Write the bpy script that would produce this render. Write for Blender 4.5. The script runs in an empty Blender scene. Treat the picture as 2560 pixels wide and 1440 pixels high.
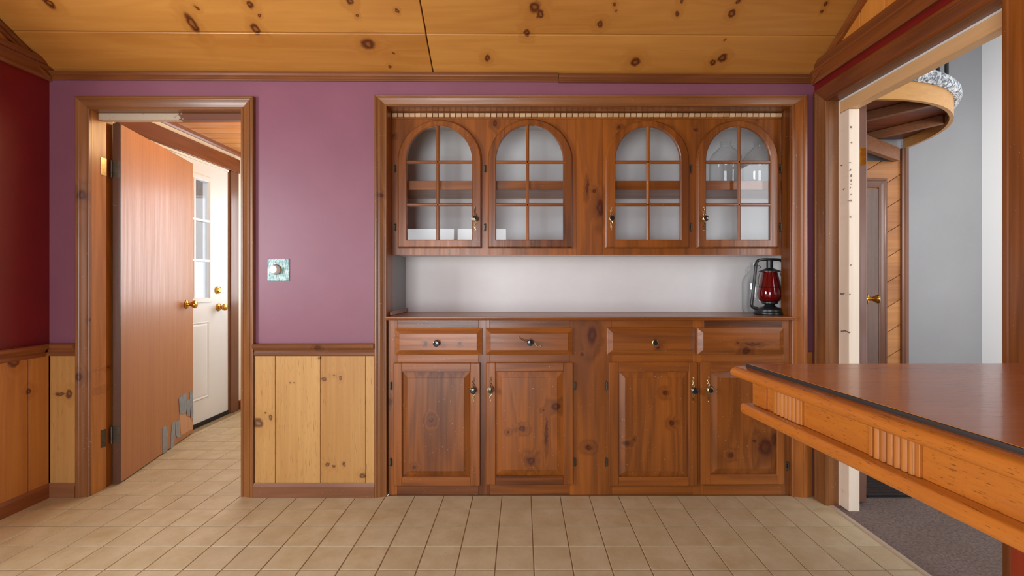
import bpy, bmesh, math, random
from mathutils import Vector, Matrix
random.seed(7)
scene = bpy.context.scene
COL = scene.collection

# ------------------------------------------------------------------ camera
F = 1130.0            # focal length in photo pixels (2560 wide)
PX, PY = 1305.0, 705.0  # where the room's depth lines meet
CZ = 1.087            # camera height
cam_d = bpy.data.cameras.new('camera')
cam_d.sensor_width = 36.0
cam_d.lens = F / 2560.0 * 36.0
cam_d.shift_x = -(PX - 1280.0) / 2560.0
cam_d.shift_y = (PY - 720.0) / 2560.0
cam_d.clip_start = 0.02
cam = bpy.data.objects.new('camera', cam_d)
COL.objects.link(cam)
cam.location = (0, 0, CZ)
cam.rotation_euler = (math.pi / 2, 0, 0)
scene.camera = cam

# ------------------------------------------------------------------ world, view
scene.view_settings.view_transform = 'Standard'
scene.view_settings.look = 'None'
scene.view_settings.gamma = 1.0
scene.view_settings.use_curve_mapping = False
scene.view_settings.exposure = 0.28
scene.cycles.use_denoising = True
scene.cycles.max_bounces = 8
scene.cycles.transparent_max_bounces = 16
scene.cycles.caustics_reflective = False
scene.cycles.caustics_refractive = False
scene.cycles.sample_clamp_indirect = 6.0
w = bpy.data.worlds.new('sky')
scene.world = w
w.use_nodes = True
w.node_tree.nodes['Background'].inputs[0].default_value = (0.80, 0.90, 1.0, 1)
w.node_tree.nodes['Background'].inputs[1].default_value = 1.3


def area(name, loc, aim, sx, sy, power, col):
    d = bpy.data.lights.new(name, 'AREA')
    d.shape = 'RECTANGLE'
    d.size, d.size_y = sx, sy
    d.energy = power
    d.color = col
    o = bpy.data.objects.new(name, d)
    COL.objects.link(o)
    o.location = loc
    o.rotation_euler = (Vector(aim) - Vector(loc)).to_track_quat('-Z', 'Z').to_euler()
    return o


# daylight through the windows of the room (left wall, rear wall), the hall and the entry
area('daylight_left_window', (-2.50, 0.55, 1.42), (0, 0.55, 1.42), 1.25, 1.10, 62, (0.93, 0.97, 1.0))
area('daylight_patio_door', (-0.95, -1.78, 0.98), (-0.95, 0, 0.98), 1.5, 1.75, 62, (0.98, 0.98, 1.0))
area('daylight_hall_window', (2.25, -0.05, 1.65), (2.25, 2, 1.65), 1.1, 1.45, 26, (0.97, 0.98, 1.0))
area('daylight_entry_window', (-1.75, 4.38, 1.40), (-1.75, 2, 1.40), 0.8, 1.0, 13, (0.97, 0.98, 1.0))

# ------------------------------------------------------------------ pixel helpers


def wx(x, Y):
    return (x - PX) * Y / F


def wz(y, Y):
    return CZ - (y - PY) * Y / F


def ray_plane(px, py, p0, n):
    d = Vector(((px - PX) / F, 1.0, -(py - PY) / F))
    o = Vector((0, 0, CZ))
    t = (Vector(p0) - o).dot(Vector(n)) / d.dot(Vector(n))
    return o + d * t


# ------------------------------------------------------------------ materials


def srgb(r, g, b):
    def c(v):
        v /= 255.0
        return v / 12.92 if v <= 0.04045 else ((v + 0.055) / 1.055) ** 2.4
    return (c(r), c(g), c(b), 1.0)


class NT:
    def __init__(self, name):
        self.m = bpy.data.materials.new(name)
        self.m.use_nodes = True
        self.t = self.m.node_tree
        self.b = self.t.nodes['Principled BSDF']
        self.out = self.t.nodes['Material Output']

    def n(self, typ, ins=None, **kw):
        nd = self.t.nodes.new(typ)
        for k, v in kw.items():
            setattr(nd, k, v)
        for k, v in (ins or {}).items():
            if isinstance(v, bpy.types.NodeSocket):
                self.t.links.new(v, nd.inputs[k])
            else:
                nd.inputs[k].default_value = v
        return nd

    def link(self, a, b):
        self.t.links.new(a, b)

    def math(self, op, a, b=0.0, c=None, clamp=False):
        ins = {0: a, 1: b}
        if c is not None:
            ins[2] = c
        return self.n('ShaderNodeMath', ins, operation=op, use_clamp=clamp).outputs[0]

    def vm(self, op, a, b):
        nd = self.n('ShaderNodeVectorMath', {0: a, 1: b}, operation=op)
        return nd.outputs['Value'] if op in ('LENGTH', 'DOT_PRODUCT') else nd.outputs[0]

    def rng(self, v, a, b, c, d, smooth=False):
        return self.n('ShaderNodeMapRange', {0: v, 1: a, 2: b, 3: c, 4: d},
                      interpolation_type='SMOOTHSTEP' if smooth else 'LINEAR').outputs[0]

    def mix(self, f, a, b, blend='MIX'):
        nd = self.n('ShaderNodeMix', data_type='RGBA', blend_type=blend)
        for i, v in ((0, f), (6, a), (7, b)):
            if isinstance(v, bpy.types.NodeSocket):
                self.t.links.new(v, nd.inputs[i])
            else:
                nd.inputs[i].default_value = v
        return nd.outputs[2]

    def noise(self, vec, scale, detail=4.0, rough=0.55, dist=0.0):
        return self.n('ShaderNodeTexNoise', {'Vector': vec, 'Scale': scale, 'Detail': detail,
                                             'Roughness': rough, 'Distortion': dist}).outputs[0]

    def coords(self):
        tc = self.n('ShaderNodeTexCoord').outputs['Object']
        r = self.n('ShaderNodeObjectInfo').outputs['Random']
        off = self.n('ShaderNodeCombineXYZ', {0: self.math('MULTIPLY', r, 37.0), 1: self.math('MULTIPLY', r, 53.0),
                                              2: self.math('MULTIPLY', r, 71.0)}).outputs[0]
        return self.vm('ADD', tc, off), r


def wood(name, light, dark, axis='Z', knots=(), rough=0.32, coat=0.16, rings=0.55, pores=0.0, specks=0.0,
         streak=0.6, bump=0.05, tint=0.2, knot_col=(70, 25, 8), across=1.0, crough=0.18, rvar=1.0):
    """knots: list of (x, y, z, ru, rv) world centre and half sizes (along grain, across)."""
    N = NT(name)
    c, r = N.coords()
    lo, hi = 0.55, 7.0 * across
    sc = {'X': (lo, hi, hi), 'Y': (hi, lo, hi), 'Z': (hi, hi, lo)}[axis]
    mp = N.vm('MULTIPLY', c, sc)
    base = N.noise(mp, 1.0, 3.0, 0.5, 0.5)
    halo = core = None
    if knots:
        g = N.n('ShaderNodeNewGeometry').outputs['Position']
        wob = N.n('ShaderNodeTexNoise', {'Vector': g, 'Scale': 38.0, 'Detail': 2.0}).outputs['Color']
        g = N.vm('ADD', g, N.vm('MULTIPLY', N.vm('SUBTRACT', wob, (0.5, 0.5, 0.5)), (0.022, 0.022, 0.022)))
        dm = None
        for (kx, ky, kz, sx, sy, sz) in knots:
            d = N.vm('LENGTH', N.vm('MULTIPLY', N.vm('SUBTRACT', g, (kx, ky, kz)), (sx, sy, sz)), (0, 0, 0))
            dm = d if dm is None else N.math('MINIMUM', dm, d)
        core = N.rng(dm, 0.55, 1.15, 1.0, 0.0, True)
        eye = N.rng(dm, 0.15, 0.5, 0.45, 0.0, True)
        core = N.math('SUBTRACT', core, eye, clamp=True)
        halo = N.rng(dm, 0.8, 3.4, 1.0, 0.0, True)
        base = N.math('ADD', base, N.math('MULTIPLY', halo, 0.16))
    ring = N.math('SINE', N.math('MULTIPLY', base, 46.0))
    ring = N.rng(ring, -1.0, 1.0, 0.0, 1.0)
    fine = N.noise(N.vm('MULTIPLY', c, tuple((v * (9.0 if v == hi else 3.0)) for v in sc)), 1.0, 4.0, 0.6)
    patch = N.noise(N.vm('MULTIPLY', c, tuple((v * (0.5 if v == hi else 1.3)) for v in sc)), 1.0, 2.0, 0.5)
    v = N.math('ADD', N.math('MULTIPLY', ring, rings * 0.45), N.math('MULTIPLY', N.rng(fine, 0.3, 0.7, 0, 1), streak * 0.5))
    v = N.math('ADD', v, N.math('MULTIPLY', N.rng(patch, 0.3, 0.7, 0, 1), 0.45))
    v = N.math('ADD', v, N.math('MULTIPLY', N.math('SUBTRACT', r, 0.5), tint * 2), clamp=True)
    col = N.mix(v, srgb(*light), srgb(*dark))
    if pores:
        pn = N.noise(N.vm('MULTIPLY', c, tuple((v2 * (60.0 if v2 == hi else 30.0)) for v2 in sc)), 1.0, 1.0, 0.5)
        pf = N.rng(pn, 0.66, 0.72, 0.0, pores, True)
        col = N.mix(pf, col, srgb(*[q * 0.42 for q in dark]))
    if knots:
        col = N.mix(N.math('MULTIPLY', halo, 0.38), col, srgb(*dark))
        col = N.mix(N.math('MULTIPLY', core, 0.92), col, srgb(*knot_col))
    if specks:
        sn = N.noise(c, 150.0, 1.0, 0.5)
        big = N.noise(c, 9.0, 2.0, 0.5)
        sf = N.math('MULTIPLY', N.rng(sn, 0.735, 0.77, 0.0, specks, True), N.rng(big, 0.42, 0.6, 0.1, 1.0))
        col = N.mix(sf, col, srgb(222, 205, 180))
    N.link(col, N.b.inputs['Base Color'])
    N.link(N.rng(fine, 0.3, 0.7, rough - 0.05 * rvar, rough + 0.1 * rvar), N.b.inputs['Roughness'])
    N.b.inputs['Coat Weight'].default_value = coat
    N.b.inputs['Coat Roughness'].default_value = crough
    bp = N.n('ShaderNodeBump', {'Strength': bump, 'Distance': 0.004, 'Height': fine})
    N.link(bp.outputs[0], N.b.inputs['Normal'])
    return N.m


def paint(name, col, rough=0.5, var=0.06, scale=4.0, bump=0.03, bscale=120.0, spec=0.5, coat=0.0, stains=None):
    N = NT(name)
    c, r = N.coords()
    a = N.noise(c, scale, 4.0, 0.6)
    cc = srgb(*col)
    cd = tuple(v * (1 - var * 2.2) for v in cc[:3]) + (1,)
    out = N.mix(N.rng(a, 0.3, 0.7, 0, 1), cc, cd)
    if stains:
        b = N.noise(c, stains[0], 3.0, 0.6, 1.0)
        out = N.mix(N.rng(b, stains[1], stains[1] + 0.08, 0.0, stains[2], True), out, srgb(*stains[3]))
    N.link(out, N.b.inputs['Base Color'])
    N.b.inputs['Roughness'].default_value = rough
    N.b.inputs['Specular IOR Level'].default_value = spec
    N.b.inputs['Coat Weight'].default_value = coat
    if bump:
        h = N.noise(c, bscale, 3.0, 0.6)
        bp = N.n('ShaderNodeBump', {'Strength': bump, 'Distance': 0.003, 'Height': h})
        N.link(bp.outputs[0], N.b.inputs['Normal'])
    return N.m


def metal(name, col, rough=0.28, metallic=1.0, var=0.3):
    N = NT(name)
    c, r = N.coords()
    a = N.noise(c, 60.0, 3.0, 0.6)
    cc = srgb(*col)
    N.link(N.mix(N.rng(a, 0.35, 0.7, 0, 1), cc, tuple(v * (1 - var) for v in cc[:3]) + (1,)), N.b.inputs['Base Color'])
    N.b.inputs['Metallic'].default_value = metallic
    N.b.inputs['Roughness'].default_value = rough
    return N.m


def thin_glass(name, tint=(0.97, 0.98, 0.985), refl=0.5, edge=0.0, rough=0.01):
    N = NT(name)
    N.t.nodes.remove(N.b)
    tr = N.n('ShaderNodeBsdfTransparent', {0: tint + (1,)})
    gl = N.n('ShaderNodeBsdfGlossy', {'Roughness': rough})
    fc = N.n('ShaderNodeLayerWeight', {'Blend': 0.5}).outputs['Facing']
    fr = N.math('MULTIPLY_ADD', N.math('POWER', fc, 5.0), 0.9, 0.045)
    m = N.n('ShaderNodeMixShader', {0: N.math('MULTIPLY', fr, refl * 2, clamp=True), 1: tr.outputs[0], 2: gl.outputs[0]})
    res = m.outputs[0]
    if edge:
        lw = N.n('ShaderNodeLayerWeight', {'Blend': 0.35}).outputs['Facing']
        df = N.n('ShaderNodeBsdfDiffuse', {0: (0.20, 0.22, 0.22, 1)})
        res = N.n('ShaderNodeMixShader', {0: N.math('MULTIPLY', N.math('POWER', lw, 2.5), edge), 1: res, 2: df.outputs[0]}).outputs[0]
    N.link(res, N.out.inputs[0])
    return N.m


def kn(px, py, Y, r, e=1.0):
    """knot on a vertical plane facing the camera; r in photo pixels, e = height/width."""
    s = 1.0 / (r * Y / F)
    return (wx(px, Y), Y, wz(py, Y), s, 0.0, s / e)


# ceiling plane z = CEIL0 + SL*(2.3 - y) + tilt(x)
YW = 2.30
CEIL0, SL = 2.142, 0.58


def tilt(x):
    return -0.0062 * (x + 0.45)


CN = Vector((0.0062, SL, 1.0)).normalized()
CP = Vector((-0.45, YW, CEIL0))


def kc(px, py, r, e=1.0):
    p = ray_plane(px, py, CP, CN)
    s = 1.0 / (r * p.y / F)
    return (p.x, p.y, p.z, s, s / (1.0 * e), 0.0)


CAB_L, CAB_D = (168, 97, 35), (80, 39, 11)
k_up = [kn(1500, 520, 2.385, 9, 2.6), kn(1486, 478, 2.385, 5), kn(1468, 470, 2.385, 4, 5), kn(1548, 318, 2.385, 5), kn(1740, 325, 2.385, 4),
        kn(985, 340, 2.385, 4), kn(1237, 308, 2.385, 6, 1.5), kn(1892, 296, 2.385, 3, 2)]
k_low = [kn(1079, 1050, 2.29, 8), kn(1037, 1168, 2.29, 5), kn(1390, 1016, 2.29, 13, 0.8), kn(1305, 1072, 2.29, 9, 0.8),
         kn(1270, 1080, 2.29, 4), kn(1328, 1152, 2.29, 12, 0.9), kn(1357, 1025, 2.29, 4), kn(1663, 982, 2.29, 7),
         kn(1679, 1057, 2.29, 7), kn(1585, 1098, 2.29, 4), kn(1565, 1108, 2.29, 9, 0.6), kn(1827, 1137, 2.29, 7),
         kn(1912, 1118, 2.29, 20, 1.2), kn(1936, 1100, 2.29, 8, 2.2), kn(1885, 1102, 2.29, 5), kn(1366, 1080, 2.29, 4, 9.0)]
k_frame = [kn(1471, 1118, 2.305, 9, 0.8), kn(1481, 838, 2.305, 12, 2.0), kn(1455, 885, 2.305, 4), kn(1072, 812, 2.305, 6),
           kn(1903, 812, 2.305, 5), kn(1306, 899, 2.305, 5), kn(1634, 897, 2.305, 5), kn(974, 1005, 2.305, 5, 1.8)]
k_drw = [kn(1866, 878, 2.287, 11), kn(1880, 860, 2.287, 22, 0.18), kn(1843, 857, 2.287, 3), kn(1063, 857, 2.287, 4), kn(1150, 858, 2.287, 4), kn(1645, 868, 2.287, 4)]
M = {}
M['cab_v'] = wood('cabinet_pine_vertical', CAB_L, CAB_D, 'Z', specks=0.5)
M['cab_h'] = wood('cabinet_pine_horizontal', CAB_L, CAB_D, 'X', specks=0.5)
M['cab_up'] = wood('cabinet_pine_upper_face', CAB_L, CAB_D, 'Z', k_up)
M['cab_door'] = wood('cabinet_pine_door_panel', CAB_L, CAB_D, 'Z', k_low, specks=0.8)
M['cab_frame'] = wood('cabinet_pine_base_frame', CAB_L, CAB_D, 'Z', k_frame, specks=0.8)
M['cab_drawer'] = wood('cabinet_pine_drawer', CAB_L, CAB_D, 'X', k_drw, specks=0.5)
M['dentil'] = wood('dentil_wood', (226, 194, 152), (176, 136, 92), 'X', rings=0.3, tint=0.3)
CAS_L, CAS_D = (152, 98, 52), (96, 56, 26)
M['cas_v'] = wood('casing_pine_vertical', CAS_L, CAS_D, 'Z', [kn(200, 487, 2.275, 11, 1.3), kn(195, 943, 2.275, 8, 1.3), kn(218, 800, 2.275, 4), kn(950, 487, 2.275, 9, 0.5), kn(2012, 275, 2.275, 5)], specks=0.5)
M['cas_h'] = wood('casing_pine_horizontal', CAS_L, CAS_D, 'X', specks=0.3)
M['cas_y'] = wood('casing_pine_deep', CAS_L, CAS_D, 'Y')
M['jamb'] = wood('jamb_pine', (196, 128, 56), (140, 80, 30), 'Z', [kn(259, 975, 2.35, 6), kn(246, 925, 2.35, 3)], specks=0.3)
M['rail_x'] = wood('rail_pine_horizontal', (138, 86, 52), (88, 50, 28), 'X', [kn(795, 870, 2.27, 9, 0.6)], specks=0.4)
M['rail_y'] = wood('rail_pine_deep', (150, 82, 36), (96, 46, 18), 'Y')
M['base_x'] = wood('baseboard_pine_horizontal', (146, 98, 66), (104, 64, 40), 'X', specks=0.3)
M['base_y'] = wood('baseboard_pine_deep', (150, 84, 40), (100, 50, 22), 'Y')
M['wains'] = wood('wainscot_light_pine', (206, 162, 100), (172, 122, 62), 'Z',
                  [kn(676, 1044, 2.285, 6, 1.4), kn(664, 1032, 2.285, 3), kn(645, 1058, 2.285, 16, 0.9), kn(809, 948, 2.285, 7, 0.8),
                   kn(851, 945, 2.285, 5, 1.4), kn(834, 939, 2.285, 3), kn(818, 1162, 2.285, 7, 0.8), kn(835, 1166, 2.285, 4),
                   kn(860, 1161, 2.285, 5, 1.2), kn(906, 1189, 2.285, 10, 0.8), kn(799, 895, 2.285, 4), kn(726, 957, 2.285, 2),
                   kn(736, 958, 2.285, 2), kn(172, 985, 2.285, 10, 1.3), kn(150, 985, 2.285, 14, 0.35)],
                  pores=0.55, rings=0.25, rough=0.42, knot_col=(84, 50, 34))
_lw = ray_plane(38, 905, (-2.385, 0, 0), (1, 0, 0))
_lw2 = ray_plane(74, 978, (-2.385, 0, 0), (1, 0, 0))
M['wains_y'] = wood('wainscot_left_pine', (206, 140, 66), (164, 96, 36), 'Z',
                    [(_lw.x, _lw.y, _lw.z, 0, 36, 36), (_lw2.x, _lw2.y, _lw2.z, 0, 70, 60)], rings=0.4, rough=0.36)
M['gable'] = wood('gable_pine', (222, 150, 66), (186, 108, 36), 'Z', rings=0.3)
ck = [kc(920, 110, 19, 0.7), kc(1219, 146, 9), kc(1588, 155, 13), kc(1806, 145, 12), kc(1783, 156, 9), kc(975, 166, 4), kc(984, 135, 5, 0.5),
      kc(1812, 100, 3), kc(480, 58, 13, 2.0), kc(640, 73, 12, 1.2), kc(625, 12, 10), kc(649, 38, 5), kc(492, 20, 6), kc(875, 3, 10),
      kc(893, 37, 5), kc(992, 27, 6), kc(123, 8, 12), kc(1338, 18, 15), kc(1350, 34, 10), kc(1318, 82, 10), kc(1500, 60, 9),
      kc(1537, 11, 5), kc(1540, 28, 3), kc(1693, 35, 6), kc(1830, 34, 10), kc(1704, 3, 6), kc(1845, 3, 6), kc(2057, 27, 4), kc(2066, 9, 5)]
M['ceil'] = wood('ceiling_knotty_pine', (202, 142, 68), (160, 98, 34), 'X', ck, rings=0.35, rough=0.3, knot_col=(74, 22, 6), streak=0.35, tint=0.18)
M['ceil2'] = wood('entry_ceiling_pine', (218, 152, 76), (180, 112, 44), 'X', rings=0.4)
M['crown_x'] = wood('crown_pine_horizontal', (138, 82, 42), (90, 46, 20), 'X')
M['crown_y'] = wood('crown_pine_deep', (142, 80, 36), (92, 44, 16), 'Y')
M['table'] = wood('table_honey_oak', (186, 110, 38), (144, 74, 20), 'Y', pores=0.7, rings=0.15, rough=0.24, coat=0.3, tint=0.05, across=1.6)
M['table_top'] = wood('table_top_oak', (212, 138, 56), (176, 104, 36), 'X', pores=0.35, rings=0.2, rough=0.26, coat=0.3, bump=0.0, tint=0.03, across=1.4, crough=0.07, rvar=0.15)
M['table_v'] = wood('table_reed_oak', (182, 112, 42), (142, 78, 24), 'Z', pores=0.4, rings=0.1, rough=0.4, coat=0.05)
M['table_leg'] = wood('table_pedestal_wood', (150, 48, 16), (96, 26, 8), 'Z', rings=0.4)
M['pine_new'] = wood('raw_white_pine', (238, 224, 206), (222, 202, 180), 'Z',
                     [kn(x, y, 2.13, 2.6) for x, y in ((2127, 319), (2127, 358), (2125, 407), (2126, 425), (2126, 440), (2126, 451), (2126, 459),
                                                       (2126, 469), (2126, 487), (2126, 502), (2126, 542), (2125, 662), (2124, 735), (2123, 830), (2118, 1237))],
                     rings=0.3, rough=0.6, coat=0.0, knot_col=(30, 26, 24))
M['pine_new_y'] = wood('raw_white_pine_header', (226, 184, 132), (200, 152, 100), 'Y', rings=0.3, rough=0.55, coat=0.0)
M['white_edge'] = paint('white_caulk', (235, 232, 226), 0.6)
M['purple'] = paint('purple_wall_paint', (142, 90, 109), 0.42, 0.06, 3.0, 0.04, 220.0)
M['red'] = paint('oxblood_wall_paint', (122, 20, 20), 0.4, 0.10, 3.0, 0.04, 220.0)
M['white'] = paint('white_panel_paint', (238, 238, 238), 0.5, 0.03)
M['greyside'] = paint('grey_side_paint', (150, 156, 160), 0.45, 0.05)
M['plaster'] = paint('grey_plaster', (142, 142, 144), 0.7, 0.04, 2.0, 0.06, 60.0, stains=(2.4, 0.68, 0.35, (150, 150, 150)))
M['plaster_w'] = paint('white_plaster', (246, 246, 247), 0.6, 0.01, 2.0, 0.04, 60.0)
M['cream'] = paint('cream_entry_paint', (238, 233, 222), 0.6, 0.03)
M['door_white'] = paint('white_steel_door', (225, 227, 229), 0.38, 0.03, 2.0, 0.02)
M['black'] = paint('black_rubber', (22, 22, 24), 0.6)
M['tape'] = paint('grey_duct_tape', (142, 152, 162), 0.34, 0.12, 30.0, 0.35, 70.0)
M['bare'] = wood('bare_door_wood', (208, 160, 124), (186, 136, 100), 'Z', rings=0.1, rough=0.6, coat=0)
M['door_brown'] = wood('brown_door_veneer', (182, 124, 76), (154, 98, 60), 'Z', rings=0.12, rough=0.42, coat=0.08, pores=0.25, tint=0.0)
M['door_edge'] = wood('brown_door_edge', (112, 72, 48), (82, 50, 32), 'Z', rings=0.2, rough=0.4, specks=0.5)
M['hall_door'] = wood('hall_door_wood', (132, 92, 76), (100, 66, 54), 'Z', rings=0.2, rough=0.4)
M['hall_dark'] = wood('hall_dark_wood', (112, 76, 58), (72, 46, 34), 'Z', rings=0.3, rough=0.24, coat=0.5)
M['hall_trim'] = wood('hall_trim_wood', (124, 78, 52), (80, 46, 28), 'Z', rings=0.2)
M['hall_plank'] = wood('hall_diagonal_pine', (190, 128, 66), (136, 80, 34), 'X', rings=0.5)
M['stair_light'] = wood('stair_fascia_birch', (214, 160, 88), (184, 124, 58), 'X', rings=0.3, rough=0.45)
M['stair_dark'] = wood('stair_underside_wood', (132, 64, 32), (78, 34, 16), 'X', rings=0.3, rough=0.45)
M['stair_joist'] = wood('stair_joist_wood', (150, 98, 62), (108, 64, 36), 'X', rings=0.3, rough=0.5)
M['brass'] = metal('polished_brass', (214, 160, 70), 0.16)
M['brass_old'] = metal('antique_brass', (196, 168, 120), 0.3)
M['hinge_dark'] = metal('dark_hinge_metal', (104, 96, 84), 0.4)
M['knob_dark'] = paint('dark_ceramic', (34, 42, 46), 0.12, 0.1, coat=0.6)
M['lantern_black'] = paint('black_lantern_enamel', (34, 40, 42), 0.32, 0.15, 20.0, spec=0.6)
M['glass'] = thin_glass('window_pane_glass', refl=0.3)
M['jug'] = thin_glass('clear_jug_glass', (0.97, 0.98, 0.98), 0.7, 0.4)
M['jar'] = thin_glass('clear_jar_glass', (0.98, 0.985, 0.985), 0.7, 0.18)
M['silver'] = metal('chrome', (200, 202, 204), 0.12)
# red lantern globe
N = NT('red_lantern_glass')
N.b.inputs['Base Color'].default_value = srgb(120, 6, 14)
N.b.inputs['Roughness'].default_value = 0.06
N.b.inputs['Transmission Weight'].default_value = 0.35
N.b.inputs['Coat Weight'].default_value = 0.6
M['redglass'] = N.m
# vinyl floor tile
N = NT('beige_floor_tile')
c, r = N.coords()
a = N.noise(c, 9.0, 4.0, 0.65)
b2 = N.noise(c, 70.0, 3.0, 0.7)
colr = N.mix(N.rng(a, 0.3, 0.7, 0, 1), srgb(206, 192, 160), srgb(182, 162, 124))
colr = N.mix(N.rng(b2, 0.6, 0.72, 0, 0.45), colr, srgb(160, 132, 98))
colr = N.mix(N.math('MULTIPLY', r, 0.3), colr, srgb(184, 168, 138))
N.link(colr, N.b.inputs['Base Color'])
N.b.inputs['Roughness'].default_value = 0.42
bp = N.n('ShaderNodeBump', {'Strength': 0.12, 'Distance': 0.003, 'Height': a})
N.link(bp.outputs[0], N.b.inputs['Normal'])
M['tile'] = N.m
M['grout'] = paint('tile_groove', (158, 136, 104), 0.6, 0.1, 20.0)
# brown carpet
N = NT('brown_carpet')
c, r = N.coords()
a = N.noise(c, 90.0, 4.0, 0.75)
b2 = N.noise(c, 6.0, 3.0, 0.6)
colr = N.mix(N.rng(a, 0.35, 0.65, 0, 1), srgb(92, 76, 72), srgb(138, 120, 112))
colr = N.mix(N.rng(b2, 0.3, 0.7, 0, 0.3), colr, srgb(96, 78, 66))
N.link(colr, N.b.inputs['Base Color'])
N.b.inputs['Roughness'].default_value = 0.95
bp = N.n('ShaderNodeBump', {'Strength': 0.7, 'Distance': 0.01, 'Height': a})
N.link(bp.outputs[0], N.b.inputs['Normal'])
M['carpet'] = N.m
# grey looped carpet on the landing
N = NT('grey_loop_carpet')
c, r = N.coords()
vor = N.n('ShaderNodeTexVoronoi', {'Vector': c, 'Scale': 75.0}).outputs['Distance']
a = N.noise(c, 46.0, 3.0, 0.8)
colr = N.mix(N.rng(a, 0.42, 0.58, 0, 1), srgb(110, 116, 124), srgb(232, 236, 240))
N.link(colr, N.b.inputs['Base Color'])
N.b.inputs['Roughness'].default_value = 0.95
bp = N.n('ShaderNodeBump', {'Strength': 0.9, 'Distance': 0.012, 'Height': vor})
N.link(bp.outputs[0], N.b.inputs['Normal'])
M['greycarpet'] = N.m
# teal botanical print on the switch plate
N = NT('teal_leaf_print')
c, r = N.coords()
wv = N.n('ShaderNodeTexWave', {'Vector': c, 'Scale': 22.0, 'Distortion': 9.0, 'Detail': 2.0, 'Detail Scale': 1.4}).outputs[1]
a = N.noise(c, 38.0, 3.0, 0.6)
colr = N.mix(N.rng(a, 0.4, 0.62, 0, 1), srgb(196, 226, 224), srgb(116, 172, 174))
colr = N.mix(N.rng(wv, 0.86, 0.97, 0, 0.85, True), colr, srgb(52, 92, 102))
N.link(colr, N.b.inputs['Base Color'])
N.b.inputs['Roughness'].default_value = 0.3
M['tealprint'] = N.m
# old head stop: cream paint flaking off brown wood
N = NT('flaking_cream_paint')
g = N.n('ShaderNodeNewGeometry').outputs['Position']
sx = N.n('ShaderNodeSeparateXYZ', {0: g}).outputs[0]
a = N.noise(g, 26.0, 4.0, 0.7)
v = N.math('ADD', sx, N.math('MULTIPLY', N.math('SUBTRACT', a, 0.5), 0.32))
f = N.rng(v, -1.79, -1.78, 0.0, 1.0)
dirt = N.rng(N.noise(g, 60.0, 3.0, 0.7), 0.62, 0.7, 0.0, 0.7)
colr = N.mix(dirt, srgb(196, 180, 156), srgb(112, 84, 62))
colr = N.mix(f, colr, srgb(118, 72, 50))
N.link(colr, N.b.inputs['Base Color'])
N.b.inputs['Roughness'].default_value = 0.5
M['flake'] = N.m

# ------------------------------------------------------------------ mesh builder
WORLD = {}


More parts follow.
